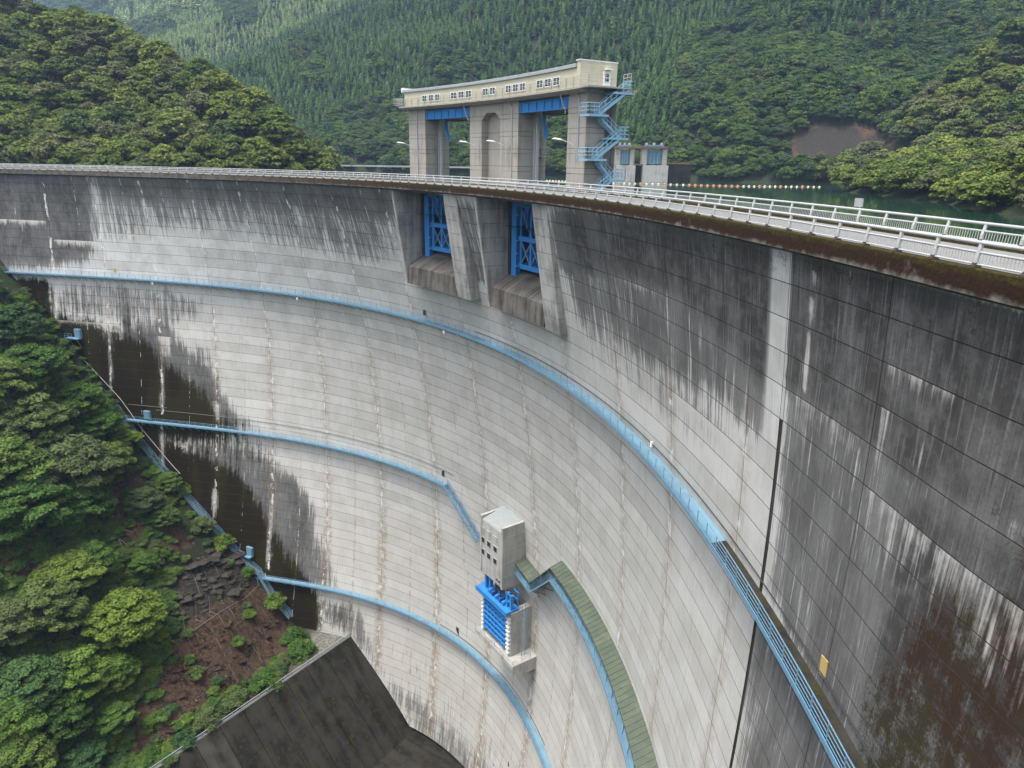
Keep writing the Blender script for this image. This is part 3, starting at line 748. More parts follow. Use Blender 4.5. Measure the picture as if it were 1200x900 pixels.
# ------------------------------------------------------------------ face walkways
def walkway(name, label, zdeck, tl, tr, wid=1.25, darkright=None, br_step=2.0, dz=None, rail=1.1):
    root = empty(name, AP((tl+tr)/2, float(fo((tl+tr)/2, zdeck)), zdeck), label, 'walkway')
    base = lambda t: float(fo(t, zdeck))
    T = TH(tl, tr, 1.5)
    def fn(m):
        for i in range(len(T)-1):
            mi = 1 if (darkright and T[i] < darkright) else 0
            m.sweep(T[i:i+2], [(-wid, -.12), (-.03, -.12), (-.03, 0), (-wid, 0)], base=base, zb=lambda t: zdeck, mi=mi, cap=False)
    part(root, 'deck', fn, [MAT['lbluedeck'], MAT['darkc']])
    part(root, 'edge_channel', lambda m: m.sweep(T, [(-wid-.06, -.22), (-wid, -.22), (-wid, .10), (-wid-.06, .10)], base=base, zb=lambda t: zdeck), MAT['lblue'])
    for zz, rr in ((rail, .035), (rail*.72, .024), (rail*.45, .024), (rail*.2, .024)):
        part(root, 'rail', lambda m: m.tube([AP(t, base(t)-wid+.03, zdeck+zz) for t in T], rr, 5), MAT['lblue'])
    n = int(abs(tl-tr)*186/br_step)
    for i in range(n+1):
        t = tl+(tr-tl)*i/n
        if i % 1 == 0:
            part(root, 'rail_post', lambda m: m.bar(AP(t, base(t)-wid+.03, zdeck-.05), AP(t, base(t)-wid+.03, zdeck+rail), .06), MAT['lblue'])
        def fb(m):
            z1 = zdeck-1.25
            m.bar(AP(t, base(t)-wid, zdeck-.15), AP(t, float(fo(t, z1)), z1), .07)
            m.bar(AP(t, base(t)-wid, zdeck-.17), AP(t, base(t)+.1, zdeck-.17), .08)
        if t > (darkright or 0): part(root, 'bracket', fb, MAT['joint' if False else 'rust'] if False else MAT['lblue'])
    return root
walkway('inspection_walkway', 'long light blue inspection walkway sweeping across the whole dam face, uppermost of three', W1Z, 1.40, 0.17, 1.35, darkright=0.352)
walkway('inspection_walkway', 'light blue inspection walkway at mid height of the dam, ending at a steep stair', W2Z, 1.208, 0.7755, 1.25)
walkway('inspection_walkway', 'lowest light blue inspection walkway on the dam, curving off the bottom of the view', W3Z, 1.022, 0.50, 1.35)
def cable(label, z, tl, tr, drop=0.0, r=.045, mat='black', off=.08):
    m = MB(); m.tube([AP(t, float(fo(t, z+drop*(i/30)))-off, z+drop*(i/30)) for i, t in enumerate(np.linspace(tl, tr, 60))], r, 5)
    tag(m.obj('cable', MAT[mat], origin=AP(tl, 1, z)), label, 'cable')
cable('black cable fixed to the concrete just above the uppermost light blue walkway', W1Z+.75, .70, .18)
cable('thin dark pipe fixed to the face above the middle walkway', W2Z+2.6, 1.17, .765, mat='netc')
cable('black cable running above the lowest walkway on the right', W3Z+.55, .79, .60)
cable('pale pipe across the black mossy wall beside the blue cabinet', W2Z+3.3, 1.21, 1.155, mat='netc')

# ------------------------------------------------------------------ gate tower on the crest
tower = empty('gate_tower', AP(0.68, 9, 0), 'tall concrete gate tower on piers with cream machine house on top, standing on the crest', 'tower')
ZD = 10.75
def leg(t0, t1, o0, o1, label=None):
    def fn(m):
        for z0, z1 in ((-1.3, 2.0), (2.04, 4.25), (4.29, 6.45), (6.49, 8.65), (8.69, ZD)):
            m.arcbox(t0, t1, o0, o1, z0, z1, 2)
    return part(tower, 'pier', fn, MAT['conc'], label=label)
leg(.7705, .7935, 6.75, 9.0); leg(.7805, .7985, 10.4, 13.0); leg(.7835, .7955, 9.0, 10.4)
leg(.6925, .7085, 6.75, 9.3); leg(.6440, .6680, 6.75, 9.3)
part(tower, 'pier', lambda m: m.arcbox(.6684, .6921, 7.9, 9.3, -1.3, ZD, 2), MAT['conc'], label='recessed middle panel of the central pier')
def fn(m):          # octagonal head above the recess
    ta, tb = .6682, .6923; tw = (tb-ta)
    for t0, t1, z0, z1 in ((ta, ta+tw*.27, 8.75, 9.62), (tb, tb-tw*.27, 8.75, 9.62)):
        V = [AP(t0, 6.76, z0), AP(t0, 6.76, ZD), AP(t1, 6.76, ZD), AP(t1, 6.76, z1)]; W = [AP(t0, 7.95, z0), AP(t0, 7.95, ZD), AP(t1, 7.95, ZD), AP(t1, 7.95, z1)]
        m.add(V+W, [(0, 1, 2, 3), (7, 6, 5, 4), (0, 3, 7, 4), (0, 4, 5, 1), (1, 5, 6, 2), (2, 6, 7, 3)])
    m.arcbox(ta+tw*.27, tb-tw*.27, 6.76, 7.95, 9.62, ZD, 1)
part(tower, 'pier_head', fn, MAT['conc'])
leg(.6545, .7200, 10.4, 13.0); leg(.6680, .7060, 9.3, 10.4)
leg(.5603, .5820, 6.75, 9.4)
part(tower, 'pier', lambda m: m.arcbox(.5607, .5800, 9.4, 11.0, -1.3, ZD, 2), MAT['stained'], label='rear part of the right pier, recess shade and stain in its colour')
for t0, t1 in ((.5835, .6435), (.709, .770)):
    part(tower, 'pier_web', lambda m: m.arcbox(t0, t1, 10.6, 13.0, 9.2, ZD, 4), MAT['conc'])
for (t0, t1) in ((.5822, .6438), (.7087, .7703)):
    part(tower, 'blue_girder', lambda m: (m.arcbox(t0, t1, 6.95, 7.15, 9.30, 10.42, 6), m.arcbox(t0, t1, 6.78, 7.5, 9.26, 9.36, 6), m.arcbox(t0, t1, 6.78, 7.5, 10.40, 10.50, 6),
        [m.arcbox(t-.0003, t+.0003, 6.83, 6.97, 9.34, 10.42) for t in np.linspace(t0+.002, t1-.002, 7)]), MAT['blue'])
for tt in (.7675, .6395):
    part(tower, 'guide_rail', lambda m: (m.arcbox(tt-.0006, tt+.0006, 9.2, 9.6, -1.3, 9.2), m.arcbox(tt+.004, tt+.0048, 9.3, 9.6, -1.3, 9.2)), MAT['white'])
    part(tower, 'hoist_arm', lambda m: (m.bar(AP(tt-.004, 9.9, 9.2), AP(tt-.0042, 9.9, 7.6), .35), m.bar(AP(tt-.004, 9.9, 7.8), AP(tt-.007, 9.9, 7.0), .30), m.bar(AP(tt-.007, 9.9, 7.1), AP(tt-.0072, 9.9, 6.3), .4)), MAT['blue'])
def fn(m):          # floor deck with tapering soffit
    m.sweep(TH(.7975, .5575, 1.6), [(5.45, 11.25), (5.45, 11.05), (6.2, 10.75), (13.2, 10.72), (13.6, 11.25)])
part(tower, 'deck', fn, MAT['conc'])
HL, HR = .7905, .5603
def fn(m):
    for k in range(11):
        z0 = 11.25+k*.24
        zt = min(z0+.225, 13.4)
        m.sweep(TH(HL, HR, 1.6), [(5.62+.02, z0), (5.60, z0), (5.60, zt), (5.62+.02, zt)])
    m.sweep(TH(HL, HR, 1.6), [(5.63, 11.25), (10.75, 11.25), (10.75, 13.25), (5.63, 13.25)])
part(tower, 'wall', fn, MAT['cream'])
def fn(m):
    for k in range(11):
        z0 = 11.25+k*.245
        m.arcbox(HR-.00035, HR, 5.60, 10.75, z0, z0+.225)
    m.arcbox(HR, HR+.0035, 5.64, 10.72, 11.25, 13.92)
part(tower, 'end_wall', fn, MAT['cream'])
part(tower, 'end_parapet_cap', lambda m: m.arcbox(HR-.0007, HR+.0042, 5.5, 10.85, 13.92, 14.02), MAT['wframe'])
def fn(m):
    m.sweep(TH(HL+.002, HR+.0036, 1.6), [(5.40, 13.28), (5.40, 13.62), (5.52, 13.66), (10.9, 13.55), (10.9, 13.28)])
part(tower, 'roof', fn, MAT['roofm'])
part(tower, 'far_end_parapet', lambda m: m.arcbox(HL+.0005, HL+.003, 5.4, 10.9, 13.3, 13.95), MAT['wframe'])
for grp, (ta, tb) in ((3, (.7665, .7395)), (3, (.7265, .6960)), (2, (.6830, .6640)), (3, (.6525, .6250)), (3, (.6130, .5825))):
    for i in range(grp):
        w = (tb-ta)/grp; t0 = ta+w*i+w*.08; t1 = ta+w*(i+1)-w*.08
        win = part(tower, 'window', lambda m: [m.arcbox(*q) for q in ((t0, t1, 5.52, 5.62, 11.72, 11.80), (t0, t1, 5.52, 5.62, 12.56, 12.64), (t0, t0-.0007, 5.52, 5.62, 11.8, 12.56), (t1+.0007, t1, 5.52, 5.62, 11.8, 12.56), ((t0+t1)/2-.0002, (t0+t1)/2+.0002, 5.53, 5.61, 11.8, 12.56), (t0-.0007, t1+.0007, 5.54, 5.61, 12.15, 12.20))], MAT['wframe'])
        m = MB(); m.arcbox(t0-.0007, t1+.0007, 5.57, 5.60, 11.8, 12.56); o = m.obj('pane', MAT['glass']); o.parent = win; wl_ = world_loc(win); o.location = (-wl_[0], -wl_[1], -wl_[2])
def sub(parent, name, fn, mats):
    m = MB(); fn(m); o = m.obj(name, mats); o.parent = parent; w_ = world_loc(parent); o.location = (-w_[0], -w_[1], -w_[2]); return o
dr = part(tower, 'door', lambda m: m.arcbox(HR-.0011, HR-.0004, 8.75, 9.75, 11.28, 13.0), MAT['wframe'])
sub(dr, 'door_window', lambda m: (m.arcbox(HR-.0014, HR-.0011, 9.0, 9.5, 12.4, 12.75), m.arcbox(HR-.0014, HR-.0011, 9.0, 9.5, 11.95, 12.3)), MAT['glass'])
part(tower, 'door_canopy', lambda m: m.arcbox(HR-.004, HR-.0004, 8.9, 9.8, 13.12, 13.2), MAT['wframe'])
# balcony rail of the machine house (front, both ends)
def railline(m, pts, hgt, r=.03, levels=(1, .5), step=1.5, post=.05):
    for a, b in zip(pts[:-1], pts[1:]):
        a = np.array(a); b = np.array(b); L = np.linalg.norm(b-a); n = max(1, int(round(L/step)))
        for lv in levels: m.tube([a+(0, 0, hgt*lv), b+(0, 0, hgt*lv)], r, 5)
        for i in range(n+1):
            p = a+(b-a)*i/n; m.bar(p, p+np.array((0, 0, hgt)), post)
frontT = TH(.7975, .5575, 1.6)
part(tower, 'balcony_rail', lambda m: railline(m, [AP(t, 5.5, 11.25) for t in frontT], 1.1, .02, (1, .66, .33), 3, .03), MAT['white'])
part(tower, 'balcony_floor', lambda m: m.arcbox(.5485, .5575, 5.45, 11.4, 11.08, 11.25), MAT['conc'])
part(tower, 'balcony_rail', lambda m: railline(m, [AP(.5575, 5.5, 11.25), AP(.5487, 5.5, 11.25), AP(.5487, 9.0, 11.25)], 1.1, .022, (1, .66, .33), 1.2, .035), MAT['white'])
part(tower, 'balcony_rail', lambda m: railline(m, [AP(.5487, 11.3, 11.25), AP(.5575, 11.4, 11.25)], 1.5, .04, (1, .75, .5, .25), 1.0, .05), MAT['white'])
part(tower, 'balcony_rail', lambda m: railline(m, [AP(.7935, 5.5, 11.25), AP(.806, 5.5, 11.25), AP(.806, 9, 11.25)], 1.2, .04, (1, .75, .5, .25), 1.2, .05), MAT['white'])
for t, z1 in ((.7815, 10.6), (.7095, 8.9), (.6515, 9.9), (.5845, 9.2), (.5685, 10.3)):
    z0 = {.7815: 0, .6515: 0}.get(t, 8.7 if t != .5685 else 3.6)
    part(tower, 'drain_pipe', lambda m: (m.tube([AP(t, 6.62, z0), AP(t, 6.62, z1), AP(t+.002, 6.62, z1+.25), AP(t+.003, 6.1, 11.0)], .075, 6)), MAT['white'])
part(tower, 'pier_ladder', lambda m: ([m.tube([AP(.6530+q, 12.2, -1.2), AP(.6530+q, 12.2, 9.3)], .04, 5) for q in (-.0015, .0005)], [m.bar(AP(.6515, 12.2, z), AP(.6535, 12.2, z), .05) for z in np.arange(-1, 9.3, .5)],
    m.arcbox(.6475, .6538, 11.2, 12.6, 3.9, 4.0), railline(m, [AP(.6538, 11.2, 4), AP(.6475, 11.2, 4), AP(.6475, 12.6, 4)], 1.1, .03, (1, .66, .33), .8, .05)), MAT['white'])
for t, lab in ((.7843, 'small street lamp on a bracket arm on the leftmost tower pier'), (.6953, 'small street lamp on a bracket arm on the left side of the central tower pier'),
               (.6571, 'small street lamp on a bracket arm on the right side of the central tower pier'), (.5705, 'small street lamp on a bracket arm on the right tower pier above the crest')):
    lp = empty('street_lamp', AP(t, 6.7, 4.1), lab, 'lamp', 'street lamps on the tower piers')
    part(lp, 'arm', lambda m: m.tube([AP(t, 6.62, 3.9), AP(t, 6.6, 4.9), AP(t+.002, 6.2, 5.35), AP(t+.0065, 5.4, 5.75)], .045, 5), MAT['white'])
    part(lp, 'lamp_head', lambda m: (m.tube([AP(t+.0060, 5.5, 5.72), AP(t+.0072, 5.2, 5.80), AP(t+.0100, 4.7, 5.88), AP(t+.0112, 4.5, 5.86)], [.04, .09, .10, .03], 8)), MAT['wframe'], smooth=True)

# ------------------------------------------------------------------ zigzag stair on the end of the tower
st = empty('steel_stair', AP(.553, 9, 0), 'light blue zigzag steel stair climbing the end pier of the gate tower', 'staircase')
tA, tB_ = .5595, .5525
lands = [(11.6, 10.75), (5.8, 8.35), (11.4, 6.0), (5.8, 3.7), (10.9, 1.45)]
def flight(root, P0, P1, side, w=.9, nstep=12, mat='lblue', hr=1.0, name='flight'):
    P0 = np.array(P0); P1 = np.array(P1); side = np.array(side)/np.linalg.norm(side)
    fl = part(root, name, lambda m: [m.bar(P0+side*s, P1+side*s, .07, .28) for s in (0, w)], MAT[mat])
    def fs(m):
        for i in range(nstep):
            c = P0+(P1-P0)*(i+.5)/nstep + side*w/2
            run = (P1-P0)/nstep; run[2] = 0
            m.obox(c, side*w/2, run*.27, (0, 0, .03))
    sub(fl, 'treads', fs, MAT[mat])
    for s in (0, w):
        def fr(m, s=s):
            for hh in (hr, hr*.5): m.tube([P0+side*s+(0, 0, hh), P1+side*s+(0, 0, hh)], .035, 5)
            for i in range(6):
                p = P0+(P1-P0)*i/5+side*s; m.bar(p, p+np.array((0, 0, hr)), .05)
        sub(fl, 'handrail', fr, MAT[mat])
    return fl
for i, (o_, z) in enumerate(lands):
    o0, o1 = (o_-2.6, o_) if o_ > 8 else (o_-.1, o_+2.6)
    if i == 4: o0, o1 = 9.0, 11.2
    part(st, 'landing', lambda m: m.arcbox(.5485, .5595, o0, o1, z-.22, z), MAT['stblue'])
    oe = o1 if o_ > 8 else o0
    part(st, 'landing_rail', lambda m: railline(m, [AP(.5595, oe, z), AP(.5485, oe, z), AP(.5485, (o0+o1)/2, z)], 1.15, .04, (1, .66, .33), .7, .06), MAT['stblue'])
seq = [(10.1, 10.75, 8.6, 8.35, .5540), (8.6, 8.35, 10.1, 6.0, .5540), (10.1, 6.0, 8.6, 3.7, .5540), (8.6, 3.7, 10.1, 1.45, .5540), (9.7, 1.45, 8.2, 0.0, .5540)]
ends = [((10.8, 10.75), (7.2, 8.35)), ((7.6, 8.35), (10.9, 6.0)), ((10.4, 6.0), (7.0, 3.7)), ((7.6, 3.7), (10.1, 1.45)), ((9.6, 1.45), (7.4, 0.05))]
for i, ((oa, za), (ob, zb_)) in enumerate(ends):
    t = .5490 if i % 2 == 0 else .5545
    flight(st, AP(t, oa, za), AP(t, ob, zb_), AP(.56, 8, 0)-AP(.55, 8, 0), .85, 12, mat='stblue')

# ------------------------------------------------------------------ valve house hanging on the face
TLh, TRh, FH = .6905, .6550, 6.45
hb = empty('valve_house', AP(.673, 9, -62), 'small pale concrete house with slanted grey metal roof hung on the dam face', 'building')
fw = lambda z: (lambda t: float(fo(t, z)))
def fn(m):
    m.arcbox(TRh, TLh, FH+.03, 11.6, -62.6, -52.9, 8)
    m.arcbox(TRh-.0002, TRh+.0022, FH-.12, 11.0, -62.75, -51.75, 1)
    m.arcbox(TLh-.0022, TLh+.0002, FH-.12, 11.4, -62.5, -52.2, 1)
    for z in (-60.6, -58.2, -55.8, -53.6): m.arcbox(TRh-.0004, TRh-.00015, FH, 11.3, z, z+.03)
part(hb, 'wall', fn, MAT['concp'])
def fn(m):
    n = 16
    for i in range(n):
        a = 6.55+(11.3-6.55)*0; t0 = TRh+.0022+(TLh-TRh-.0044)*i/n; t1 = TRh+.0022+(TLh-TRh-.0044)*(i+.8)/n
        V = [AP(t0, FH+.1, -52.75), AP(t1, FH+.1, -52.75), AP(t1, 11.3, -51.9), AP(t0, 11.3, -51.9)]; W = [p-np.array((0, 0, .12)) for p in V]
        m.add(V+W, [(0, 1, 2, 3), (7, 6, 5, 4), (0, 4, 5, 1), (1, 5, 6, 2), (2, 6, 7, 3), (3, 7, 4, 0)])
    V = [AP(TRh+.002, FH+.05, -52.92), AP(TLh-.002, FH+.05, -52.92), AP(TLh-.002, 11.4, -52.07), AP(TRh+.002, 11.4, -52.07)]; W = [p-np.array((0, 0, .25)) for p in V]
    m.add(V+W, [(0, 1, 2, 3), (7, 6, 5, 4), (0, 4, 5, 1), (1, 5, 6, 2), (2, 6, 7, 3), (3, 7, 4, 0)])
part(hb, 'roof', fn, MAT['roofm'])
for r_i, z in enumerate((-54.7, -56.5, -58.7)):
    for c_i, t in enumerate((.6868, .6772, .6672)):
        w = part(hb, 'window', lambda m: [m.arcbox(*q) for q in ((t-.0030, t+.0030, FH-.05, FH+.06, z-.53, z-.47), (t-.0030, t+.0030, FH-.05, FH+.06, z+.47, z+.53), (t-.0030, t-.0026, FH-.05, FH+.06, z-.5, z+.5), (t+.0026, t+.0030, FH-.05, FH+.06, z-.5, z+.5))], MAT['concp'])
        sub(w, 'pane', lambda m: m.arcbox(t-.0026, t+.0026, FH-.03, FH+.04, z-.47, z+.47), MAT['concs' if r_i == 0 else 'glass'])
for t in (.664, .660): part(hb, 'vent', lambda m: m.arcbox(t-.001, t+.001, FH-.16, FH+.0, -61.8, -61.6), MAT['glass'])

og = empty('outlet_gate', AP(.665, 8.5, -70), 'bright blue outlet gate with ribbed leaf and hoist frame below the valve house', 'gate')
gT0, gT1 = .645, .6905
part(og, 'top_platform', lambda m: (m.arcbox(.6445, .6945, 6.0, 8.6, -66.15, -65.75, 3), m.arcbox(.6445, .6945, 5.9, 6.05, -66.5, -65.7, 3)), MAT['blue'])
part(og, 'platform_rail', lambda m: railline(m, [AP(.6945, 8.6, -65.75), AP(.6945, 6.0, -65.75), AP(.688, 6.0, -65.75)], 1.1, .03, (1, .66, .33), 1, .04), MAT['white'])
for t in (.6865, .6800, .6525, .6465):
    part(og, 'hoist_column', lambda m: m.arcbox(t-.0012, t+.0012, 7.0, 7.6, -66, -61.9 if t > .66 else -63.2), MAT['blue'])
for t in (.6700, .6620): part(og, 'hoist_rod', lambda m: m.tube([AP(t, 7.0, -67), AP(t, 7.0, -62.4)], .12, 8), MAT['black'])
for k, t in enumerate((.678, .673, .667, .661, .656)):
    part(og, 'gear', lambda m: (m.arcbox(t-.0014, t+.0014, 6.6, 7.6, -65.75, -65.2+.2*(k % 2)), m.tube([AP(t, 6.5, -65.3), AP(t, 7.4, -65.2)], .28, 8)), MAT['blued' if k % 2 else 'blue'])
part(og, 'hoist_frame', lambda m: [m.arcbox(.6455, .6535, 7.0+o, 7.15+o, z-.12, z+.12) for z in (-63.2, -64.5) for o in (0, 1.5)] + [m.arcbox(.6455, .6462, 8.4, 8.6, -66, -63)], MAT['blue'])
leafT = np.linspace(.6510, .6855, 7)
part(og, 'gate_leaf', lambda m: m.arcbox(.6505, .6860, 7.2, 7.4, -73.2, -66.1, 3), MAT['blued'])
for k in range(7):
    z = -66.9-k*1.0
    part(og, 'rib', lambda m: m.arcbox(.6505, .6860, 6.5, 7.2, z-.16, z+.16, 3), MAT['blue'])
for t in leafT: part(og, 'stiffener', lambda m: m.arcbox(t-.0005, t+.0005, 6.62, 7.2, -73.1, -66.2), MAT['blue'])
for t0, t1 in ((.6862, .6905), (.6440, .6500)):
    gp = part(og, 'guide_pier', lambda m: m.arcbox(t0, t1, 6.9, 11.2, -74.2, -66.2), MAT['concp'])
    for k in range(9): sub(gp, 'step_bracket', lambda m: m.arcbox(t0+.0008, t1-.0008, 6.45, 6.9, -73.8+k*.8, -73.45+k*.8), MAT['wframe'])
lg = empty('concrete_ledge', AP(.665, 8, -76), 'pale concrete ledge with thin white railing under the blue outlet gate', 'ledge')
part(lg, 'slab', lambda m: (m.sweep(np.linspace(.632, .695, 5), [(5.9, -74.3), (5.9, -75.0), (7.4, -76.6), (12.2, -76.6), (12.2, -74.3)])), MAT['concp'])
part(lg, 'railing', lambda m: railline(m, [AP(.695, 9, -74.3), AP(.695, 6.0, -74.3), AP(.6633, 6.0, -74.3), AP(.6325, 6.0, -74.3), AP(.6325, 9.5, -74.3)], 1.1, .03, (1, .66, .33), 1.5, .05), MAT['white'])
lad = empty('caged_ladder', AP(.6415, 8.4, -70), 'tall light steel caged ladder beside the blue outlet gate pier', 'ladder')
part(lad, 'stile', lambda m: m.tube([AP(.6400, 8.6, -74.3), AP(.6400, 8.6, -64.9)], .05, 5), MAT['lblue'])
part(lad, 'stile', lambda m: m.tube([AP(.6400, 9.3, -74.3), AP(.6400, 9.3, -64.9)], .05, 5), MAT['lblue'])
for k in range(22): part(lad, 'rung', lambda m: m.bar(AP(.64, 8.6, -74+k*.42), AP(.64, 9.3, -74+k*.42), .04), MAT['white'])
part(lad, 'cage', lambda m: [m.tube([AP(.64-.0035*math.sin(a), 8.95-.5*math.cos(a), z) for a in np.linspace(0, math.pi, 7)], .03, 4) for z in np.arange(-73, -65, 1.0)], MAT['lblue'])

# stair from the middle walkway down to the valve house
s2 = empty('face_stair', AP(.75, 10, -58), 'light blue steep steel stair from the middle walkway down beside the valve house', 'staircase')
b0 = AP(.7755, float(fo(.7755, W2Z))-1.25, W2Z); b1 = AP(.7270, float(fo(.727, -62.4))-1.25, -62.2)
flight(s2, b0, b1, AP(.75, 12, 0)-AP(.75, 10, 0), 1.1, 30)

# covered walkway with green roof
cw = empty('covered_walkway', AP(.5, 6, -55), 'light blue walkway under a long green metal roof curving down from the valve house', 'walkway')
def roofz(t):            # roof height: rises from the house to the peak and stays level
    return float(np.interp(t, [.45, .5905, .6290, .6560], [-51.65, -51.9, -58.9, -58.3][:4]))
def dz(t): return float(np.interp(t, [.45, .5905, .6290, .6560], [-54.1, -54.3, -61.0, -60.3]))
RT = [np.linspace(.30, .5900, 130), np.linspace(.5905, .6290, 20), np.linspace(.6292, .6580, 12)]
for seg in RT:
    def fn(m, seg=seg):
        for i in range(len(seg)-1):
            for k, (lo) in enumerate((0,)):
                V = []
                for t in (seg[i], seg[i+1]):
                    b = float(fo(t, roofz(t)))
                    V += [AP(t, b-.02, roofz(t)+.02), AP(t, b-2.25, roofz(t)-.42), AP(t, b-2.25, roofz(t)-.60), AP(t, b-.02, roofz(t)-.10)]
                r_ = .03 if i % 2 else 0
                for v in (V[0], V[1], V[4], V[5]): v[2] += r_*1.5
                m.add(V, [(0, 1, 5, 4), (1, 2, 6, 5), (2, 3, 7, 6), (3, 0, 4, 7), (3, 2, 1, 0), (4, 5, 6, 7)])
    part(cw, 'roof', fn, MAT['groof'])
    def fn(m, seg=seg):
        m.sweep(seg, [(-2.35, -.14), (-.03, -.14), (-.03, 0), (-2.35, 0)], base=lambda t: float(fo(t, dz(t))), zb=dz)
        m.sweep(seg, [(-2.42, -.25), (-2.35, -.25), (-2.35, .12), (-2.42, .12)], base=lambda t: float(fo(t, dz(t))), zb=dz)
    part(cw, 'deck', fn, MAT['lbluedeck'])
    def fn(m, seg=seg):
        for hh in (.35, .7, 1.05): m.tube([AP(t, float(fo(t, dz(t)))-2.36, dz(t)+hh) for t in seg], .035, 5)
    part(cw, 'handrail', fn, MAT['blue' if False else 'lblue'])
for t in np.arange(.31, .657, .0135):
    part(cw, 'post', lambda m: m.bar(AP(t, float(fo(t, dz(t)))-2.3, dz(t)), AP(t, float(fo(t, roofz(t)))-2.2, roofz(t)-.5), .09), MAT['lblue'])
    part(cw, 'bracket', lambda m: (m.bar(AP(t, float(fo(t, dz(t)))-2.3, dz(t)-.2), AP(t, float(fo(t, dz(t)-1.9)), dz(t)-1.9), .08)), MAT['joint'])

# ------------------------------------------------------------------ small fittings on the face
def cabinet(t, z, label, w=.0048, hgt=2.0, plat=True, side=1, pl=.016):
    c = empty('door_hatch', AP(t, float(fo(t, z)), z), label, 'hatch', 'light blue hatches on the dark wall')
    b = float(fo(t, z))
    part(c, 'cover', lambda m: m.arcbox(t-w, t+w, b-.45, b+.1, z, z+hgt), MAT['lblue'])
    sub(c.children[0] if c.children else c, 'door_panel', lambda m: m.arcbox(t-w*.8, t+w*.8, b-.51, b-.45, z+.1, z+hgt-.1), MAT['lbluedeck'])
    if plat:
        part(c, 'platform', lambda m: m.arcbox(t-w, t+pl, b-1.3, b, z-.25, z, 2), MAT['lblue'])
        part(c, 'platform_rail', lambda m: railline(m, [AP(t+w, b-1.25, z), AP(t+pl, b-1.25, z)], 1.0, .03, (1, .5), 1, .05), MAT['lblue'])
        for q in (-w*.5, pl*.6): part(c, 'support', lambda m: m.bar(AP(t+q, b-1.2, z-.2), AP(t+q, float(fo(t, z-2)), z-2.2), .1), MAT['netc'])
cabinet(1.276, -36.6, 'light blue hatch box on a small platform against the black mossy wall, upper left')
cabinet(1.181, -53.9, 'light blue hatch box standing on the middle walkway at its left end', plat=False, hgt=1.9)
cabinet(1.036, -82.2, 'light blue hatch box on a small platform at the foot of the abutment stair', plat=True)
m = MB(); b = float(fo(.2655, -21.8)); m.arcbox(.2634, .2668, b-.06, b-.01, -21.9, -20.8); tag(m.obj('wall_sign', MAT['yellow'], origin=AP(.2655, b, -21.5)), 'small yellow rectangular sign on the dark face above the near end of the upper walkway', 'sign')
m = MB(); b = float(fo(1.22, -21)); m.arcbox(1.218, 1.2215, b-.06, b-.01, -21.4, -20.6); tag(m.obj('wall_sign', MAT['yellow'], origin=AP(1.22, b, -21)), 'tiny yellow sign above the far left part of the upper walkway', 'sign')
for t, z, lab in ((.774, -20.9, 'dark square hatch in the face just above the upper walkway under the left spillway'), (.7815, -52.3, 'dark hatch in the face at the right end of the middle walkway'), (.7640, -85.2, 'dark hatch in the face above the lowest walkway')):
    m = MB(); b = float(fo(t, z)); m.arcbox(t-.0022, t+.0022, b-.03, b+.02, z-.8, z+.8); m.arcbox(t-.0028, t+.0028, b-.02, b+.03, z-.95, z+.95, 1, 1)
    tag(m.obj('wall_hatch', [MAT['joint'], MAT['concp']], origin=AP(t, b, z)), lab, 'hatch')
for k, t in enumerate((1.375, 1.16, .955, .737, .438)):
    m = MB(); b = float(fo(t, W1Z)); z = W1Z-.5 if k < 4 else W1Z+.9; o_ = b-1.45 if k < 4 else b-.2; m.arcbox(t-.0008, t+.0008, o_-.1, o_+.1, z-.25, z+.1); m.tube([AP(t, o_, z-.42), AP(t, o_, z-.2)], .15, 8)
    tag(m.obj('work_lamp', MAT['wframe'], origin=AP(t, o_, z)), 'small white lamp hung on the edge of the upper light blue walkway', 'lamp', 'small white lamps on the upper walkway')
sg = empty('notice_board', AP(.332, 7.2, .1), 'white rectangular notice board behind the far guard rail facing the reservoir', 'sign')
part(sg, 'board', lambda m: m.arcbox(.3300, .3340, 7.15, 7.25, 1.0, 1.5), MAT['white'])
part(sg, 'post', lambda m: m.bar(AP(.332, 7.3, -1.2), AP(.332, 7.3, 1.5), .08), MAT['white'])

# ------------------------------------------------------------------ terrain
def vnoise(X, Y, s, seed):
    r = np.random.default_rng(seed); Gd = r.uniform(-1, 1, (64, 64)); x = X/s; y = Y/s
    i = np.floor(x).astype(int); j = np.floor(y).astype(int); fx = x-i; fy = y-j
    fx = fx*fx*(3-2*fx); fy = fy*fy*(3-2*fy)
    g = lambda a, b: Gd[a % 64, b % 64]
    return g(i, j)*(1-fx)*(1-fy)+g(i+1, j)*fx*(1-fy)+g(i, j+1)*(1-fx)*fy+g(i+1, j+1)*fx*fy
AX, AY = -34.4, 135.8
EU = np.array([-.825, .565]); DN = np.array([-.565, -.825])
def z_left(X, Y):
    u = EU[0]*X+EU[1]*Y; a = (X-AX)*DN[0]+(Y-AY)*DN[1]
    foot = 117.1-9.5*np.clip((a-6)/22, 0, 1)
    k = .955
    amp = np.clip((a+2)/10, 0, 1)
    z = -97.3+k*(u-foot) + amp*(1.6*vnoise(X, Y, 14, 1)+.8*vnoise(X, Y, 5, 2)+.4*vnoise(X, Y, 2.2, 3)+3*vnoise(X, Y, 45, 5))
    z = z+np.where(z > -97, np.clip((z+97)/20, 0, 1)*3*vnoise(X+50, Y, 30, 6)*amp, 0)
    w = 105.1-u
    bench = -97.3+.25*vnoise(X, Y, 3, 4)
    z = np.maximum(z, bench)
    z = np.where(w > 0, -98.0-w, z)
    zr = -113.0+(42-u)*1.5+2*vnoise(X, Y, 20, 8)            # opposite, right bank under the viewpoint
    return np.maximum(np.maximum(z, -115.5), zr)
TH_ = 9.0
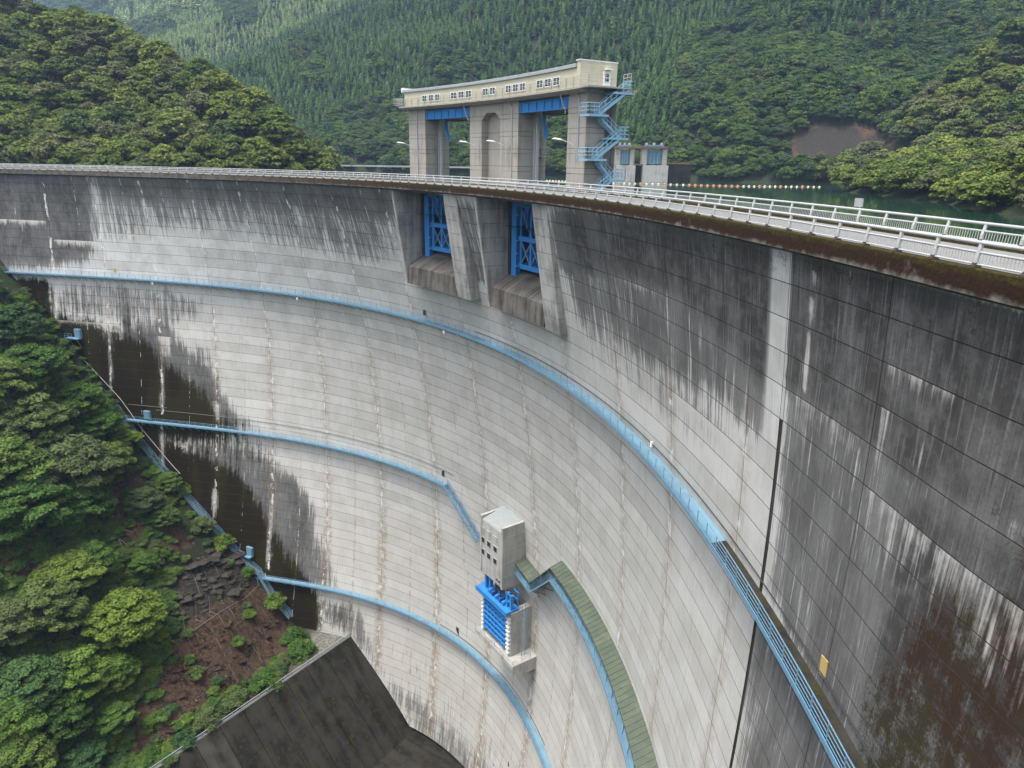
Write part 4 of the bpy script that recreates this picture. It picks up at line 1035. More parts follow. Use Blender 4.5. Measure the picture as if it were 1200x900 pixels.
def rp(L, dz=-TH_):
    out = []
    for (x, y, Yd) in L:
        p = ondepth((x, y), Yd); out.append((p[0], p[1], p[2]+dz))
    return np.array(out)
RIDGES = [
 (rp([(378, 197, 262), (340, 152, 266), (300, 128, 270), (230, 92, 280), (150, 62, 290), (70, 30, 300), (0, 6, 310), (-150, -60, 330), (-400, -150, 340)], -1), .95),
 (rp([(60, 110, 880), (135, 50, 900), (190, 24, 920), (250, -8, 940), (330, -40, 960), (420, -110, 980)]), .6),
 (rp([(215, 125, 560), (235, 88, 580), (290, 55, 600), (350, 33, 620), (400, 14, 640), (440, -5, 660), (560, -60, 700), (700, -140, 760), (900, -200, 800)]), .72),
 (rp([(640, -40, 660), (600, 60, 560), (590, 150, 480)]), .75),
 (rp([(900, -70, 560), (840, 30, 520), (800, 90, 490), (800, 150, 460), (815, 195, 440)]), .8),
 (rp([(1000, -150, 600), (1200, -150, 580), (1500, -220, 600)]), .72),
 (rp([(1060, -60, 520), (1020, 40, 460), (1000, 110, 400), (1010, 160, 375)]), .8),
 (rp([(1000, 205, 330), (1040, 165, 330), (1100, 110, 330), (1150, 70, 330), (1200, 30, 330), (1350, -60, 330), (1600, -150, 330)], -8), .8),
 (np.array([(190, 420, 0), (160, 345, 2), (150, 300, 3.), (128, 250, 4), (120, 190, 4), (114, 150, 4), (106, 105, 5), (80, 40, 6)]), .42),
 (np.array([(-200, 180, 0), (-260, 200, 60), (-340, 190, 130.)]), .85),
 (rp([(-300, -120, 1700), (60, -60, 1700), (150, -60, 1700), (400, -140, 1700)], -12), .5),
]
def z_up(X, Y):
    X = np.asarray(X, float); Y = np.asarray(Y, float); best = np.full(X.shape, -30.0)
    wx = X+14*vnoise(X, Y, 70, 11)+5*vnoise(X, Y, 26, 13); wy = Y+14*vnoise(X, Y, 70, 12)+5*vnoise(X, Y, 26, 14)
    for P, k in RIDGES:
        zb = np.full(X.shape, -1e9)
        for a, b in zip(P[:-1], P[1:]):
            d = b[:2]-a[:2]; L2 = d@d
            t = np.clip(((wx-a[0])*d[0]+(wy-a[1])*d[1])/L2, 0, 1)
            dist = np.hypot(wx-(a[0]+t*d[0]), wy-(a[1]+t*d[1])); z = a[2]+t*(b[2]-a[2])-k*dist
            zb = np.maximum(zb, z)
        best = np.maximum(best, zb)
    hgt = np.clip((best+6)/40, 0, 1)
    return best+hgt*(6*vnoise(X, Y, 55, 21)+2.5*vnoise(X, Y, 18, 22))
def inside(X, Y, m=0):        # downstream of the dam?
    r = np.hypot(X-CX, Y-CY); t = np.arctan2(Y-CY, X-CX)
    return r < crest_r(t)+m
def zone_map(lists): return poly_mask(lists, 6)
ZS = zone_map([([(120, 550), (160, 550), (200, 605), (235, 640), (200, 650), (135, 640)], .9, 5), ([(0, 640), (60, 645), (50, 680), (0, 680)], 1, 5), ([(70, 730), (100, 740), (80, 770), (60, 760)], .9, 4),
 ([(200, 760), (230, 720), (306, 682), (350, 742), (375, 765), (300, 820), (230, 860), (100, 900), (190, 790)], 1.0, 4), ([(130, 490), (150, 500), (170, 540), (150, 545)], .8, 4),
 ([(925, 150), (1060, 150), (1040, 185), (1000, 196), (925, 192)], 1, 3), ([(855, 172), (880, 175), (890, 188), (855, 186)], .9, 2), ([(1090, 140), (1170, 130), (1160, 160), (1090, 175)], .8, 4)])
ZR = zone_map([([(205, 720), (200, 690), (225, 655), (262, 635), (290, 655), (306, 682), (260, 700), (225, 728)], 1, 4), ([(330, 700), (345, 735), (360, 740), (350, 700)], .7, 3),
 ([(925, 148), (985, 143), (1062, 162), (1015, 190), (925, 190)], .75, 4)])
ZP = zone_map([([(365, 738), (405, 738), (412, 748), (370, 778), (340, 790)], 1, 3)])
def terrain(name, xs, ys, zf, keep, label=None):
    X, Y = np.meshgrid(xs, ys); Z = zf(X, Y); V = np.stack([X, Y, Z], -1)
    K = keep(X, Y, Z); n1, n2 = X.shape; idx = -np.ones(X.shape, int)
    ok = (K[:-1, :-1] & K[1:, :-1] & K[:-1, 1:] & K[1:, 1:]) if name != 'hillside' else (K[:-1, :-1] | K[1:, :-1] | K[:-1, 1:] | K[1:, 1:])
    used = np.zeros(X.shape, bool); used[:-1, :-1] |= ok; used[1:, :-1] |= ok; used[:-1, 1:] |= ok; used[1:, 1:] |= ok
    idx[used] = np.arange(used.sum()); Vu = V[used]
    jj, ii = np.nonzero(ok)
    F = np.stack([idx[jj, ii], idx[jj, ii+1], idx[jj+1, ii+1], idx[jj+1, ii]], 1)
    me = bpy.data.meshes.new(name); me.from_pydata(Vu.tolist(), [], F.tolist()); me.materials.append(MAT['ground'])
    q, d = px(Vu); c = np.ones((len(Vu), 4)); front = (d > 5)
    for i, mp in enumerate((ZS, ZR, ZP)): c[:, i] = np.where(front, sample(mp, q), 0)
    at = me.color_attributes.new('zone', 'FLOAT_COLOR', 'POINT'); at.data.foreach_set('color', c.ravel())
    me.polygons.foreach_set('use_smooth', [True]*len(F))
    o = bpy.data.objects.new(name, me); COL.objects.link(o); return tag(o, label, kind='structure')
terrain('hillside', np.arange(-300, 70, 2.2), np.arange(-90, 245, 2.2), z_left, lambda X, Y, Z: inside(X, Y, 6) & ((X < -22) | (Z < 0)), 'steep left bank below the dam')
terrain('hills', np.arange(-620, 800, 9.0), np.arange(40, 1000, 9.0), z_up, lambda X, Y, Z: ~inside(X, Y, 12) & (Z > -24))
terrain('far_hills', np.arange(-1700, 1300, 30.0), np.arange(985, 2000, 30.0), z_up, lambda X, Y, Z: Z > -28)
m = MB(); m.box(-2500, 2500, -800, 3000, -131, -130); tag(m.obj('valley_ground', MAT['ground']), kind='structure')
# reservoir
T = np.linspace(-.25, 2.2, 60); V = []; F = []
for t in T:
    for o_ in (5.0, 30, 90, 250, 600, 1100): V.append(AP(t, o_, -5.0))
for i in range(59):
    for j in range(5): F.append((i*6+j, i*6+j+1, (i+1)*6+j+1, (i+1)*6+j))
me = bpy.data.meshes.new('water'); me.from_pydata([tuple(v) for v in V], [], F); me.materials.append(MAT['water']); me.polygons.foreach_set('use_smooth', [True]*len(F)); recalc(me)
o = bpy.data.objects.new('reservoir_water', me); COL.objects.link(o); tag(o, kind='structure')
# basin floor
m = MB(); m.box(-160, 20, -60, 150, -114.6, -113.9); tag(m.obj('basin_floor', MAT['apron']), kind='structure')

# ------------------------------------------------------------------ sloping side wall of the basin with its railing
ap = empty('basin_side_wall', (AX, AY, -100), 'dark stained sloping concrete side wall of the basin at the foot of the dam', 'wall')
NV = np.array([.825, -.565])
for i in range(16):
    a0, a1 = -2+i*5.0, 3+i*5.0-.12
    def fn(m):
        P = [np.array([AX, AY])+DN*a for a in (a0, a1)]
        V = []
        for p in P:
            for w, z in ((-.5, -96.95), (.2, -96.95), (17.2, -113.95), (16.5, -115.5), (-.5, -98.8)): V.append((*(p+NV*w), z))
        m.add(V, [(4, 3, 2, 1, 0), (5, 6, 7, 8, 9)]+[(j, (j+1) % 5, 5+(j+1) % 5, 5+j) for j in range(5)])
        if i in (4, 8, 11): m.add([(*(P[0]+NV*w+DN*.2), z+.12) for w, z in ((0, -96.95), (17, -113.95))]+[(*(P[0]+NV*w+DN*1.0), z+.12) for w, z in ((0, -96.95), (17, -113.95))], [(0, 1, 3, 2)])
    part(ap, 'wall_panel', fn, MAT['apronl' if i in (7, 9, 10, 12, 13) else 'apron'])
wr = empty('side_wall_railing', (AX, AY, -97), 'long grey blue pipe railing along the top of the dark sloping side wall', 'railing')
topl = [(*(np.array([AX, AY])+DN*a-NV*.1), -96.95) for a in np.arange(0, 76, 2.0)]
for hh in (.45, .9): part(wr, 'pipe', lambda m: m.tube([np.array(p)+(0, 0, hh) for p in topl], .055, 5), MAT['lblue' if hh < .5 else 'white'])
for p in topl: part(wr, 'post', lambda m: m.bar(p, np.array(p)+(0, 0, .9), .08), MAT['white'])
part(wr, 'kerb', lambda m: m.bar(np.array(topl[0])+(0, 0, .05), np.array(topl[-1])+(0, 0, .05), .45, .25), MAT['netc'])

# ------------------------------------------------------------------ abutment stair along the left contact
CT = [(1.385, -26.2), (1.37, -28.8), (1.34, -35.3), (1.31, -40.9), (1.27, -45.3), (1.22, -53.5), (1.19, -60.0), (1.15, -67.0), (1.10, -74.8), (1.04, -84.3), (1.02, -86.6), (1.0, -91.6), (.97, -96.6)]
ct_t = np.array([c[0] for c in CT]); ct_z = np.array([c[1] for c in CT])
TT = np.arange(1.383, .972, -.0055)
ZZ = np.interp(TT[::-1], ct_t[::-1], ct_z[::-1])[::-1]+.9
ab = empty('abutment_stair', AP(1.2, float(fo(1.2, -58)), -58), 'long blue steel stair climbing the left abutment where the dam meets the wooded bank', 'staircase')
pt = lambda i, o_, dzz=0: AP(TT[i], float(fo(TT[i], ZZ[i]))-o_, ZZ[i]+dzz)
nT = len(TT)
for o_ in (.35, 1.45):
    part(ab, 'stringer', lambda m: [m.bar(pt(i, o_), pt(i+1, o_), .08, .3) for i in range(nT-1)], MAT['lblue'])
    for hh in (.55, 1.05):
        part(ab, 'handrail', lambda m: m.tube([pt(i, o_, hh) for i in range(nT)], .045, 5), MAT['lblue'])
for i in range(0, nT, 2):
    part(ab, 'rail_post', lambda m: (m.bar(pt(i, 1.45), pt(i, 1.45, 1.05), .07), m.bar(pt(i, .35), pt(i, .35, 1.05), .07)), MAT['lblue'])
def fn(m):
    for i in range(nT-1):
        for q in np.linspace(0, 1, 5)[:-1]:
            c = pt(i, .9)*(1-q)+pt(i+1, .9)*q
            d = pt(i+1, .9)-pt(i, .9); d[2] = 0; dl = np.linalg.norm(d); d /= dl; nrm = np.array((-d[1], d[0], 0))
            m.obox(c, d*dl*.10, nrm*.5, (0, 0, .03))
part(ab, 'treads', fn, MAT['netc'], kind='stuff')
m = MB(); m.tube([AP(TT[i], float(fo(TT[i], ZZ[i]+2.6))-.12, ZZ[i]+2.6) for i in range(0, 46)], .07, 5)
tag(m.obj('pipe', MAT['white'], origin=AP(1.3, 1, -40)), 'thin white pipe running down the dark face beside the abutment stair', 'pipe')

# ------------------------------------------------------------------ ray hit on the left bank
def hit(q, far=330):
    d = ray(q); d = d/np.linalg.norm(d); s = np.arange(60, far, .5)
    P = np.array([0, 0, CAMH])+s[:, None]*d; g = z_left(P[:, 0], P[:, 1])
    k = np.nonzero(P[:, 2] < g)[0]
    return P[k[0]] if len(k) else None
# rockfall net
nt_ = hit((250, 720)); net = empty('rockfall_net', nt_, 'rockfall net with pale slanted posts above the red brown rock slope', 'net')
posts = [((622, 458), (600, 450)), ((680, 424), (650, 420)), ((725, 390), (690, 380)), ((770, 360), (738, 352)), ((815, 332), (780, 320)), ((862, 308), (825, 297)), ((910, 262), (857, 275)), ((905, 245), (860, 268)), ((905, 230), (880, 240)), ((905, 187), (880, 197))]
bases = []
for b, t in posts:
    B = hit((b[0]/3, 600+b[1]/3)); 
    if B is None: continue
    tip = ondepth((t[0]/3, 600+t[1]/3), B[1]-1.2); bases.append(B)
    part(net, 'post', lambda m: m.bar(B+(0, 0, -.2), tip, .22), MAT['netc'])
    part(net, 'stay_wire', lambda m: m.tube([tip, B+np.array((0, 0, 0))+(EU[0]*3, EU[1]*3, 3.2)], .02, 4), MAT['netc'])
part(net, 'rope', lambda m: m.tube([b+(0, 0, .35) for b in bases], .055, 5), MAT['netc'])
rows = [[(205+ i*14.5, 752-(i*10.2)) for i in range(8)], [(222+i*18, 800-i*12) for i in range(8)], [(250+i*18, 835-i*11.5) for i in range(8)]]
def surf_line(q0, q1, n=14):
    out = []
    for k in range(n+1):
        p = hit((q0[0]+(q1[0]-q0[0])*k/n, q0[1]+(q1[1]-q0[1])*k/n))
        if p is not None: out.append(p+(0.05, -.1, .12))
    return out
for x0 in range(0, 9):
    a = (207+x0*12, 752-x0*8.4); b = (235+x0*16.5, 842-x0*10)
    L = surf_line(a, b)
    if len(L) > 3: part(net, 'wire', lambda m: m.tube(L, .03, 4), MAT['netc'])
for k in range(1, 4):
    L = surf_line((207+28*k/4, 752+90*k/4), (303+64*k/4, 685+75*k/4))
    if len(L) > 3: part(net, 'wire', lambda m: m.tube(L, .03, 4), MAT['netc'])
for k in range(7):
    L = surf_line((205+k*13, 725-k*7), (178+k*15+22, 640+k*2+0), 10) if False else surf_line((214+k*12, 722-k*8), (196+k*13, 668-k*4), 10)
    if len(L) > 3: part(net, 'wire', lambda m: m.tube(L, .025, 4), MAT['netc'])
# loose stones and rock ledges on the bare slope
def stones(name, label, n, mp, lo, hi, mat, box, flat=.7):
    m = MB(); k = 0; tries = 0
    while k < n and tries < n*30:
        tries += 1
        q = (RNG.uniform(box[0], box[1]), RNG.uniform(box[2], box[3]))
        if sample(mp, np.array(q)) < .45: continue
        B = hit(q)
        if B is None or B[2] < -97.6: continue
        s = lo*(hi/lo)**(RNG.uniform()**2.2); a = RNG.uniform(0, 6.28); V = []
        for dz, rr in ((-.6, .9), (.15, 1.0), (.75, .55)):
            for j in range(5):
                t = a+j*1.2566+RNG.uniform(-.3, .3); r = s*rr*RNG.uniform(.75, 1.2); V.append(B+np.array((r*math.cos(t), r*math.sin(t)*.8, dz*s*flat*RNG.uniform(.8, 1.2))))
        m.add(V, [(i*5+j, i*5+(j+1) % 5, i*5+5+(j+1) % 5, i*5+5+j) for i in range(2) for j in range(5)]+[(10, 11, 12, 13, 14)]); k += 1
    return tag(m.obj(name, mat), label, kind='stuff')
MAT['stone'] = conc_mat('slope_stone', (0.13, 0.115, 0.10), (0.04, 0.032, 0.026), 0.9, streak=False)
MAT['rockd'] = conc_mat('dark_rock', (0.050, 0.043, 0.036), (0.014, 0.011, 0.009), 1.0, streak=False, moss=0.35)
MAT['rockr'] = conc_mat('red_rock', (0.046, 0.027, 0.018), (0.016, 0.010, 0.007), 0.9, streak=False)
stones('loose_stones', 'pale loose stones scattered on the bare brown slope', 420, ZS, .10, .40, MAT['stone'], (110, 380, 540, 880))
stones('red_rock_ledges', 'angular red brown rock ledges of the netted slope', 170, ZS, .3, 1.6, MAT['rockr'], (180, 380, 670, 880), .16)
stones('dark_rock_ledges', 'dark angular rock ledges above the rockfall net', 150, ZR, .5, 2.6, MAT['rockd'], (190, 320, 620, 745), .2)
# fallen bare branches
for k, (a, b, c) in enumerate((((100, 612), (128, 622), (160, 648)), ((125, 618), (140, 632), (148, 650)), ((118, 616), (145, 622), (158, 626)))):
    P = [hit(a), hit(b), hit(c)]
    if all(p is not None for p in P):
        m = MB(); m.tube([p+(0, -.3, .5) for p in P], [.16, .11, .04], 5); tag(m.obj('fallen_branch', MAT['netc'], origin=P[0]), ['long pale bare fallen branch lying on the brown earth below the big canopy, left bank', 'short pale bare fallen branch pointing downhill on the brown earth', 'thin pale fallen branch pointing right on the brown earth'][k], 'branch')

# ------------------------------------------------------------------ tree prototypes
def leaf_cards(m_v, m_f, m_c, C, n, size, rr, flat=.45, up=.8):
    for _ in range(n):
        # point in the upper shell of an ellipsoid lobe
        d = RNG.normal(size=3); d /= np.linalg.norm(d)
        if d[2] < -.25: d[2] = -d[2]*.6
        r = rr*(RNG.uniform(.55, 1)**.5)
        p = C+d*np.array((r, r, r*flat))
        nrm = d*np.array((.7, .7, 1.0))+RNG.normal(size=3)*.55+np.array((0, 0, up*.8)); nrm /= np.linalg.norm(nrm)
        a = np.cross(nrm, RNG.normal(size=3)); a /= np.linalg.norm(a); b = np.cross(nrm, a)
        s = size*RNG.uniform(.6, 1.35); k = len(m_v)
        m_v += [p-a*s, p-b*s*.55-nrm*s*.12, p+a*s-nrm*s*.25, p+b*s*.6-nrm*s*.1]
        m_f.append((k, k+1, k+2, k+3)); m_c.append(RNG.uniform(0, 1))
def make_crown_mesh(name, lobes, per, size, mat, tint=.5):
    v, f, c = [], [], []
    for (C, rr, fl, tone) in lobes:
        k0 = len(c); leaf_cards(v, f, c, np.array(C), int(per*rr*rr*9), size, rr, fl)
        for i in range(k0, len(c)): c[i] = .45*c[i]+.55*tone
    me = bpy.data.meshes.new(name); me.from_pydata([tuple(map(float, p)) for p in v], [], f); me.materials.append(mat)
    col = np.ones((len(f), 4)); col[:, 0] = c; col = np.repeat(col, 4, axis=0)
    at = me.color_attributes.new('leaf', 'FLOAT_COLOR', 'CORNER'); at.data.foreach_set('color', col.ravel()); return me
def dome_lobes(n, spread=1.0, hh=1.0, zb=.75, r0=.26, fl=.5):
    L = []
    for i in range(n):
        a = 2.399963*i+RNG.uniform(-.3, .3); q = math.sqrt((i+.5)/n); x = q*spread*.78
        z = zb+hh*(1-q*q)*.62+RNG.uniform(-.12, .12)
        L.append(((x*math.cos(a), x*math.sin(a), z), r0*RNG.uniform(.75, 1.3), fl*RNG.uniform(.7, 1.2), RNG.uniform(0, 1)))
    for i in range(n//3):
        a = RNG.uniform(0, 6.28); L.append(((.7*math.cos(a), .7*math.sin(a), zb-.18), r0*.9, fl*.8, RNG.uniform(0, .8)))
    return L
def trunk_mesh(name, h=.9, r=.045, limbs=6, spread=.6):
    m = MB(); m.tube([(0, 0, -.35), (.01, 0, h*.4), (-.01, .02, h*.8), (0, 0, h)], [r*1.3, r, r*.7, r*.45], 7)
    for i in range(limbs):
        a = i*2.4; z0 = h*(.35+.08*i); m.tube([(0, 0, z0), (spread*.4*math.cos(a), spread*.4*math.sin(a), z0+.15), (spread*math.cos(a), spread*math.sin(a), z0+.34)], [r*.6, r*.4, r*.14], 5)
    return m.mesh(name, MAT['bark'])
trunkm = trunk_mesh('trunk')
HQ = [make_crown_mesh('crown', dome_lobes(n, 1, h_, .72, r_, f_), per, .040, MAT['leafn']) for n, h_, r_, f_, per in ((50, 1.0, .20, .50, 480), (56, .8, .19, .44, 480), (40, 1.25, .22, .6, 440), (46, .9, .21, .5, 460))]
def joined(name, crown, trunk):
    me = crown.copy(); me.name = name
    n = len(me.vertices); V = [tuple(v.co) for v in me.vertices]+[tuple(v.co) for v in trunk.vertices]
    F = [tuple(p.vertices) for p in me.polygons]; nf = len(F); F += [tuple(i+n for i in p.vertices) for p in trunk.polygons]
    col = np.empty(nf*4*4); me.color_attributes['leaf'].data.foreach_get('color', col)
    nm = bpy.data.meshes.new(name); nm.from_pydata(V, [], F); nm.materials.append(crown.materials[0]); nm.materials.append(MAT['bark'])
    mi = np.zeros(len(F), int); mi[nf:] = 1; nm.polygons.foreach_set('material_index', mi)
    at = nm.color_attributes.new('leaf', 'FLOAT_COLOR', 'CORNER'); full = np.ones((len(nm.loops), 4)); full[:nf*4] = col.reshape(-1, 4); at.data.foreach_set('color', full.ravel())
    bpy.data.meshes.remove(me); return nm
LQ = [joined('broadleaf_tree', make_crown_mesh('c', dome_lobes(n, 1, h_, .62, r_, f_), 150, .078, MAT['leaff']), trunk_mesh('t', .8, .04, 3)) for n, h_, r_, f_ in ((22, 1.0, .27, .85), (26, .9, .25, .8), (18, 1.25, .29, .9))]
def conifer_mesh():
    v, f, c = [], [], []; nt2 = 11
    for k in range(nt2):
        z = .14+.80*k/nt2; r = .15*(1-k/nt2)**.8+.022; nb_ = 9
        for i in range(nb_):
            a = i*2*math.pi/nb_+k*.9+RNG.uniform(-.25, .25); rr = r*RNG.uniform(.75, 1.2); da = .42
            b = len(v); zz = z+RNG.uniform(-.02, .02)
            v += [(0, 0, zz+.075), (rr*.65*math.cos(a-da), rr*.65*math.sin(a-da), zz-.005), (rr*math.cos(a), rr*math.sin(a), zz-.045), (rr*.65*math.cos(a+da), rr*.65*math.sin(a+da), zz-.005)]
            f.append((b, b+1, b+2, b+3)); c.append(.3*RNG.uniform()+.7*(.5+.5*math.sin(k*1.7+i)))
    b = len(v); v += [(0, 0, 1.02), (.02, 0, .90), (-.01, .017, .90), (-.01, -.017, .90)]; f += [(b, b+1, b+2, b+2)] if False else [(b, b+1, b+2)]; c.append(.8)
    cm = bpy.data.meshes.new('cc'); cm.from_pydata(v, [], f); cm.materials.append(MAT['leafc'])
    m = MB(); m.tube([(0, 0, -.08), (0, 0, .5)], [.014, .008], 5)
    n = len(v); V = v+[tuple(p) for p in m.v]; F = f+[tuple(i+n for i in q) for q in m.f]
    nm = bpy.data.meshes.new('conifer_tree'); nm.from_pydata(V, [], F); nm.materials.append(MAT['leafc']); nm.materials.append(MAT['bark'])
    mi = np.zeros(len(F), int); mi[len(f):] = 1; nm.polygons.foreach_set('material_index', mi)
    at = nm.color_attributes.new('leaf', 'FLOAT_COLOR', 'CORNER'); full = np.ones((len(nm.loops), 4)); li = 0
    for i, fc in enumerate(F):
        full[li:li+len(fc), 0] = c[i] if i < len(c) else .5; li += len(fc)
    at.data.foreach_set('color', full.ravel()); return nm
CQ = [conifer_mesh() for _ in range(3)]
LB = []
for q_ in LQ:
    w_ = q_.copy(); w_.materials[0] = MAT['leafb']; LB.append(w_)
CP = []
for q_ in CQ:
    w_ = q_.copy(); w_.materials[0] = MAT['leafsun']; CP.append(w_)
SHR = [joined('shrub', make_crown_mesh('c', dome_lobes(12, 1, .7, .35, .36, .8), 110, .085, MAT['leafn']), trunk_mesh('t', .4, .03, 3)) for _ in range(2)]

# foreground trees on the left bank: photo position of the crown, width in pixels, what marks each one
FG = [
 ((18, 372), 70, 'tree at the left edge just under the upper walkway'), ((45, 415), 85, 'leafy tree beside the top of the abutment stair'), ((8, 440), 90, 'dense tree cut by the left edge of the view'),
 ((92, 455), 75, 'green tree leaning over the upper abutment stair'), ((48, 480), 100, 'wide layered green tree in the upper canopy of the left bank'), ((118, 488), 62, 'green tree against the stair at middle height'),
 ((15, 530), 110, 'broad dark green tree at the left edge in the middle of the bank'), ((85, 530), 105, 'wide flat topped tree in the middle of the left bank canopy'), ((132, 530), 60, 'small tree at the edge of the bare brown earth'),
 ((45, 578), 120, 'large tree overhanging the dark gap of the left bank'), ((100, 580), 75, 'tree at the right end of the big canopy above the brown earth'), ((172, 578), 52, 'rounded dense bush like tree beside the stair'),
 ((196, 600), 40, 'small leafy tree next to the rounded one by the stair'), ((150, 508), 45, 'small bright tree hanging over the stair'), ((8, 610), 60, 'shaded tree at the left edge above the orange earth'),
 ((85, 655), 80, 'blue green tree left of the bright yellow green one'), ((60, 705), 95, 'large dull green tree in the lower canopy'), ((150, 708), 100, 'bright yellow green maple like tree standing out on the lower bank'),
 ((112, 648), 60, 'dark green tree above the bright yellow green one'), ((15, 720), 80, 'dark tree at the left edge halfway down the lower bank'), ((95, 778), 95, 'wide grey green tree below the bright one'),
 ((40, 790), 95, 'dull green tree at the lower left'), ((135, 778), 60, 'small dark tree next to the red brown slope'), ((10, 830), 90, 'tree at the lower left edge'), ((75, 835), 80, 'low spreading tree near the bottom left'),
 ((140, 832), 55, 'small green tree above the bottom slope'), ((30, 885), 90, 'tree at the bottom left corner'), ((100, 880), 60, 'bright green young tree at the bottom of the bank'), ((185, 740), 40, 'small tree on the edge of the netted rock slope'),
 ((170, 655), 36, 'small young tree on the brown earth'), ((200, 560), 34, 'small tree overhanging the stair rail'),
]
HQY = HQ[1].copy(); HQY.materials[0] = MAT['leafy']
fi = 0
for (q, w, lab) in FG:
    base = None
    for it in range(8):
        # find ground point whose crown centre projects on q
        yy = q[1]+w*.55 if base is None else yy
        B = hit((q[0], yy))
        if B is None: yy -= 6; continue
        dd = px(B)[1]; R_ = w/2/FPX*dd; cq, _ = px(B+np.array((0, 0, R_*1.05))); yy += (q[1]-cq[1])*.8; base = B
    if base is None: continue
    R_ = min(R_, 13)
    root = empty('broadleaf_tree', base, lab, 'tree'); root['group'] = 'trees on the left bank'
    root.scale = (R_, R_, R_*RNG.uniform(.85, 1.05)); root.rotation_euler = (RNG.uniform(-.12, .12), RNG.uniform(-.12, .12), RNG.uniform(0, 6.28))
    for nm, me in (('trunk', trunkm), ('crown', HQ[fi % 4] if 'yellow green maple' not in lab else HQY)):
        o = bpy.data.objects.new(nm, me); COL.objects.link(o); o.parent = root
    fi += 1
# undergrowth and shrubs
def gn_stuff(name, label, proto, pts, scl, rot, tilt=None):
    me = bpy.data.meshes.new(name); me.from_pydata([tuple(map(float, p)) for p in pts], [], [])
    a = me.attributes.new('sc', 'FLOAT_VECTOR', 'POINT'); a.data.foreach_set('vector', np.asarray(scl, float).ravel())
    r = np.zeros((len(pts), 3)); r[:, 2] = rot
    if tilt is not None: r[:, :2] = tilt
    b = me.attributes.new('ro', 'FLOAT_VECTOR', 'POINT'); b.data.foreach_set('vector', r.ravel())
    o = bpy.data.objects.new(name, me); COL.objects.link(o)
    ng = bpy.data.node_groups.new(name, 'GeometryNodeTree'); ng.interface.new_socket('Geometry', in_out='INPUT', socket_type='NodeSocketGeometry'); ng.interface.new_socket('Geometry', in_out='OUTPUT', socket_type='NodeSocketGeometry')
    N = ng.nodes; L = ng.links; gi = N.new('NodeGroupInput'); go = N.new('NodeGroupOutput')
    inf = N.new('GeometryNodeObjectInfo'); inf.inputs['Object'].default_value = proto; inf.inputs['As Instance'].default_value = True
    ip = N.new('GeometryNodeInstanceOnPoints'); s_ = N.new('GeometryNodeInputNamedAttribute'); s_.data_type = 'FLOAT_VECTOR'; s_.inputs[0].default_value = 'sc'
    r_ = N.new('GeometryNodeInputNamedAttribute'); r_.data_type = 'FLOAT_VECTOR'; r_.inputs[0].default_value = 'ro'
    L.new(gi.outputs[0], ip.inputs['Points']); L.new(inf.outputs['Geometry'], ip.inputs['Instance']); L.new(s_.outputs[0], ip.inputs['Scale']); L.new(r_.outputs[0], ip.inputs['Rotation']); L.new(ip.outputs[0], go.inputs[0])
    md = o.modifiers.new('scatter', 'NODES'); md.node_group = ng
    return tag(o, label, kind='stuff')
SH = [((262, 632), 30, 'leafy green shrub beside the lower abutment stair'), ((282, 628), 16, 'tiny shrub left of the blue hatch at the stair foot'), ((290, 668), 18, 'tiny shrub at the foot of the abutment stair'), ((322, 700), 30, 'green shrub under the left end of the lowest walkway'), ((345, 742), 30, 'green shrub at the corner of the bench beside the dam'),
 ((352, 758), 34, 'bright green shrub at the end of the green strip'), ((310, 795), 34, 'low green shrub on the strip above the side wall'), ((275, 815), 34, 'low green shrub in the middle of the strip above the side wall'), ((240, 840), 34, 'low green shrub near the lower end of the strip'),
 ((290, 718), 18, 'small shrub on the upper netted slope'), ((230, 785), 22, 'small shrub in the middle of the red brown slope'), ((255, 795), 18, 'tiny shrub low on the red brown slope'), ((222, 770), 16, 'tiny shrub at the left of the red brown slope'), ((215, 862), 30, 'low shrub at the bottom end of the side wall'),
 ((422, 752), 16, 'small shrub growing in the corner of the side wall and the dam'), ((212, 570), 30, 'shrub overhanging the middle of the stair'), ((236, 612), 30, 'shrub at the stair above the dark rock'), ((160, 480), 30, 'shrub hanging over the stair near the middle walkway')]
shproto = None
for k, (q, w, lab) in enumerate(SH):
    B = hit((q[0], q[1]+w*.3))
    if B is None: continue
    R_ = w/2/FPX*px(B)[1]
    o = bpy.data.objects.new('shrub', SHR[k % 2]); COL.objects.link(o); o.location = B; o.scale = (R_,)*3; o.rotation_euler = (0, 0, k*1.3); tag(o, lab, 'shrub', 'shrubs on the left bank')
    shproto = o
pts = []
while len(pts) < 3400:
    q = (RNG.uniform(-30, 400), RNG.uniform(340, 920))
    if q[0] > 205 and RNG.uniform() > .10: continue
    if sample(ZS, np.array(q)) > .4 and RNG.uniform() > (.32 if q[1] < 670 else .14): continue
    if sample(ZR, np.array(q)) > .4 and RNG.uniform() > .10: continue
    B = hit(q)
    if B is None or B[2] < -98 or B[2] > 20: continue
    if not inside(B[0], B[1], -1.8): continue
    pts.append(B)
for _ in range(260):
    tq = RNG.uniform(0, 1); q = (212+150*tq+RNG.normal()*5, 862-98*tq+RNG.normal()*4-4); B = hit(q)
    if B is not None and -98 < B[2] < -90: pts.append(B)
big = []
while len(big) < 700:
    B = hit((RNG.uniform(-420, -5), RNG.uniform(300, 1000)))
    if B is not None and B[2] > -97 and B[2] < 60 and inside(B[0], B[1], -2): big.append(B)
nsm = len(pts); pts += big
pts = np.array(pts); sc_ = RNG.uniform(.5, 1.6, len(pts)); sc_[nsm-200:nsm] *= .6; sc_[nsm:] *= 2.6
gn_stuff('undergrowth', 'low green bushes and saplings covering the left bank between the trees', shproto, pts, np.stack([sc_, sc_, sc_*RNG.uniform(.6, 1.1, len(pts))], 1), RNG.uniform(0, 6.28, len(pts)))

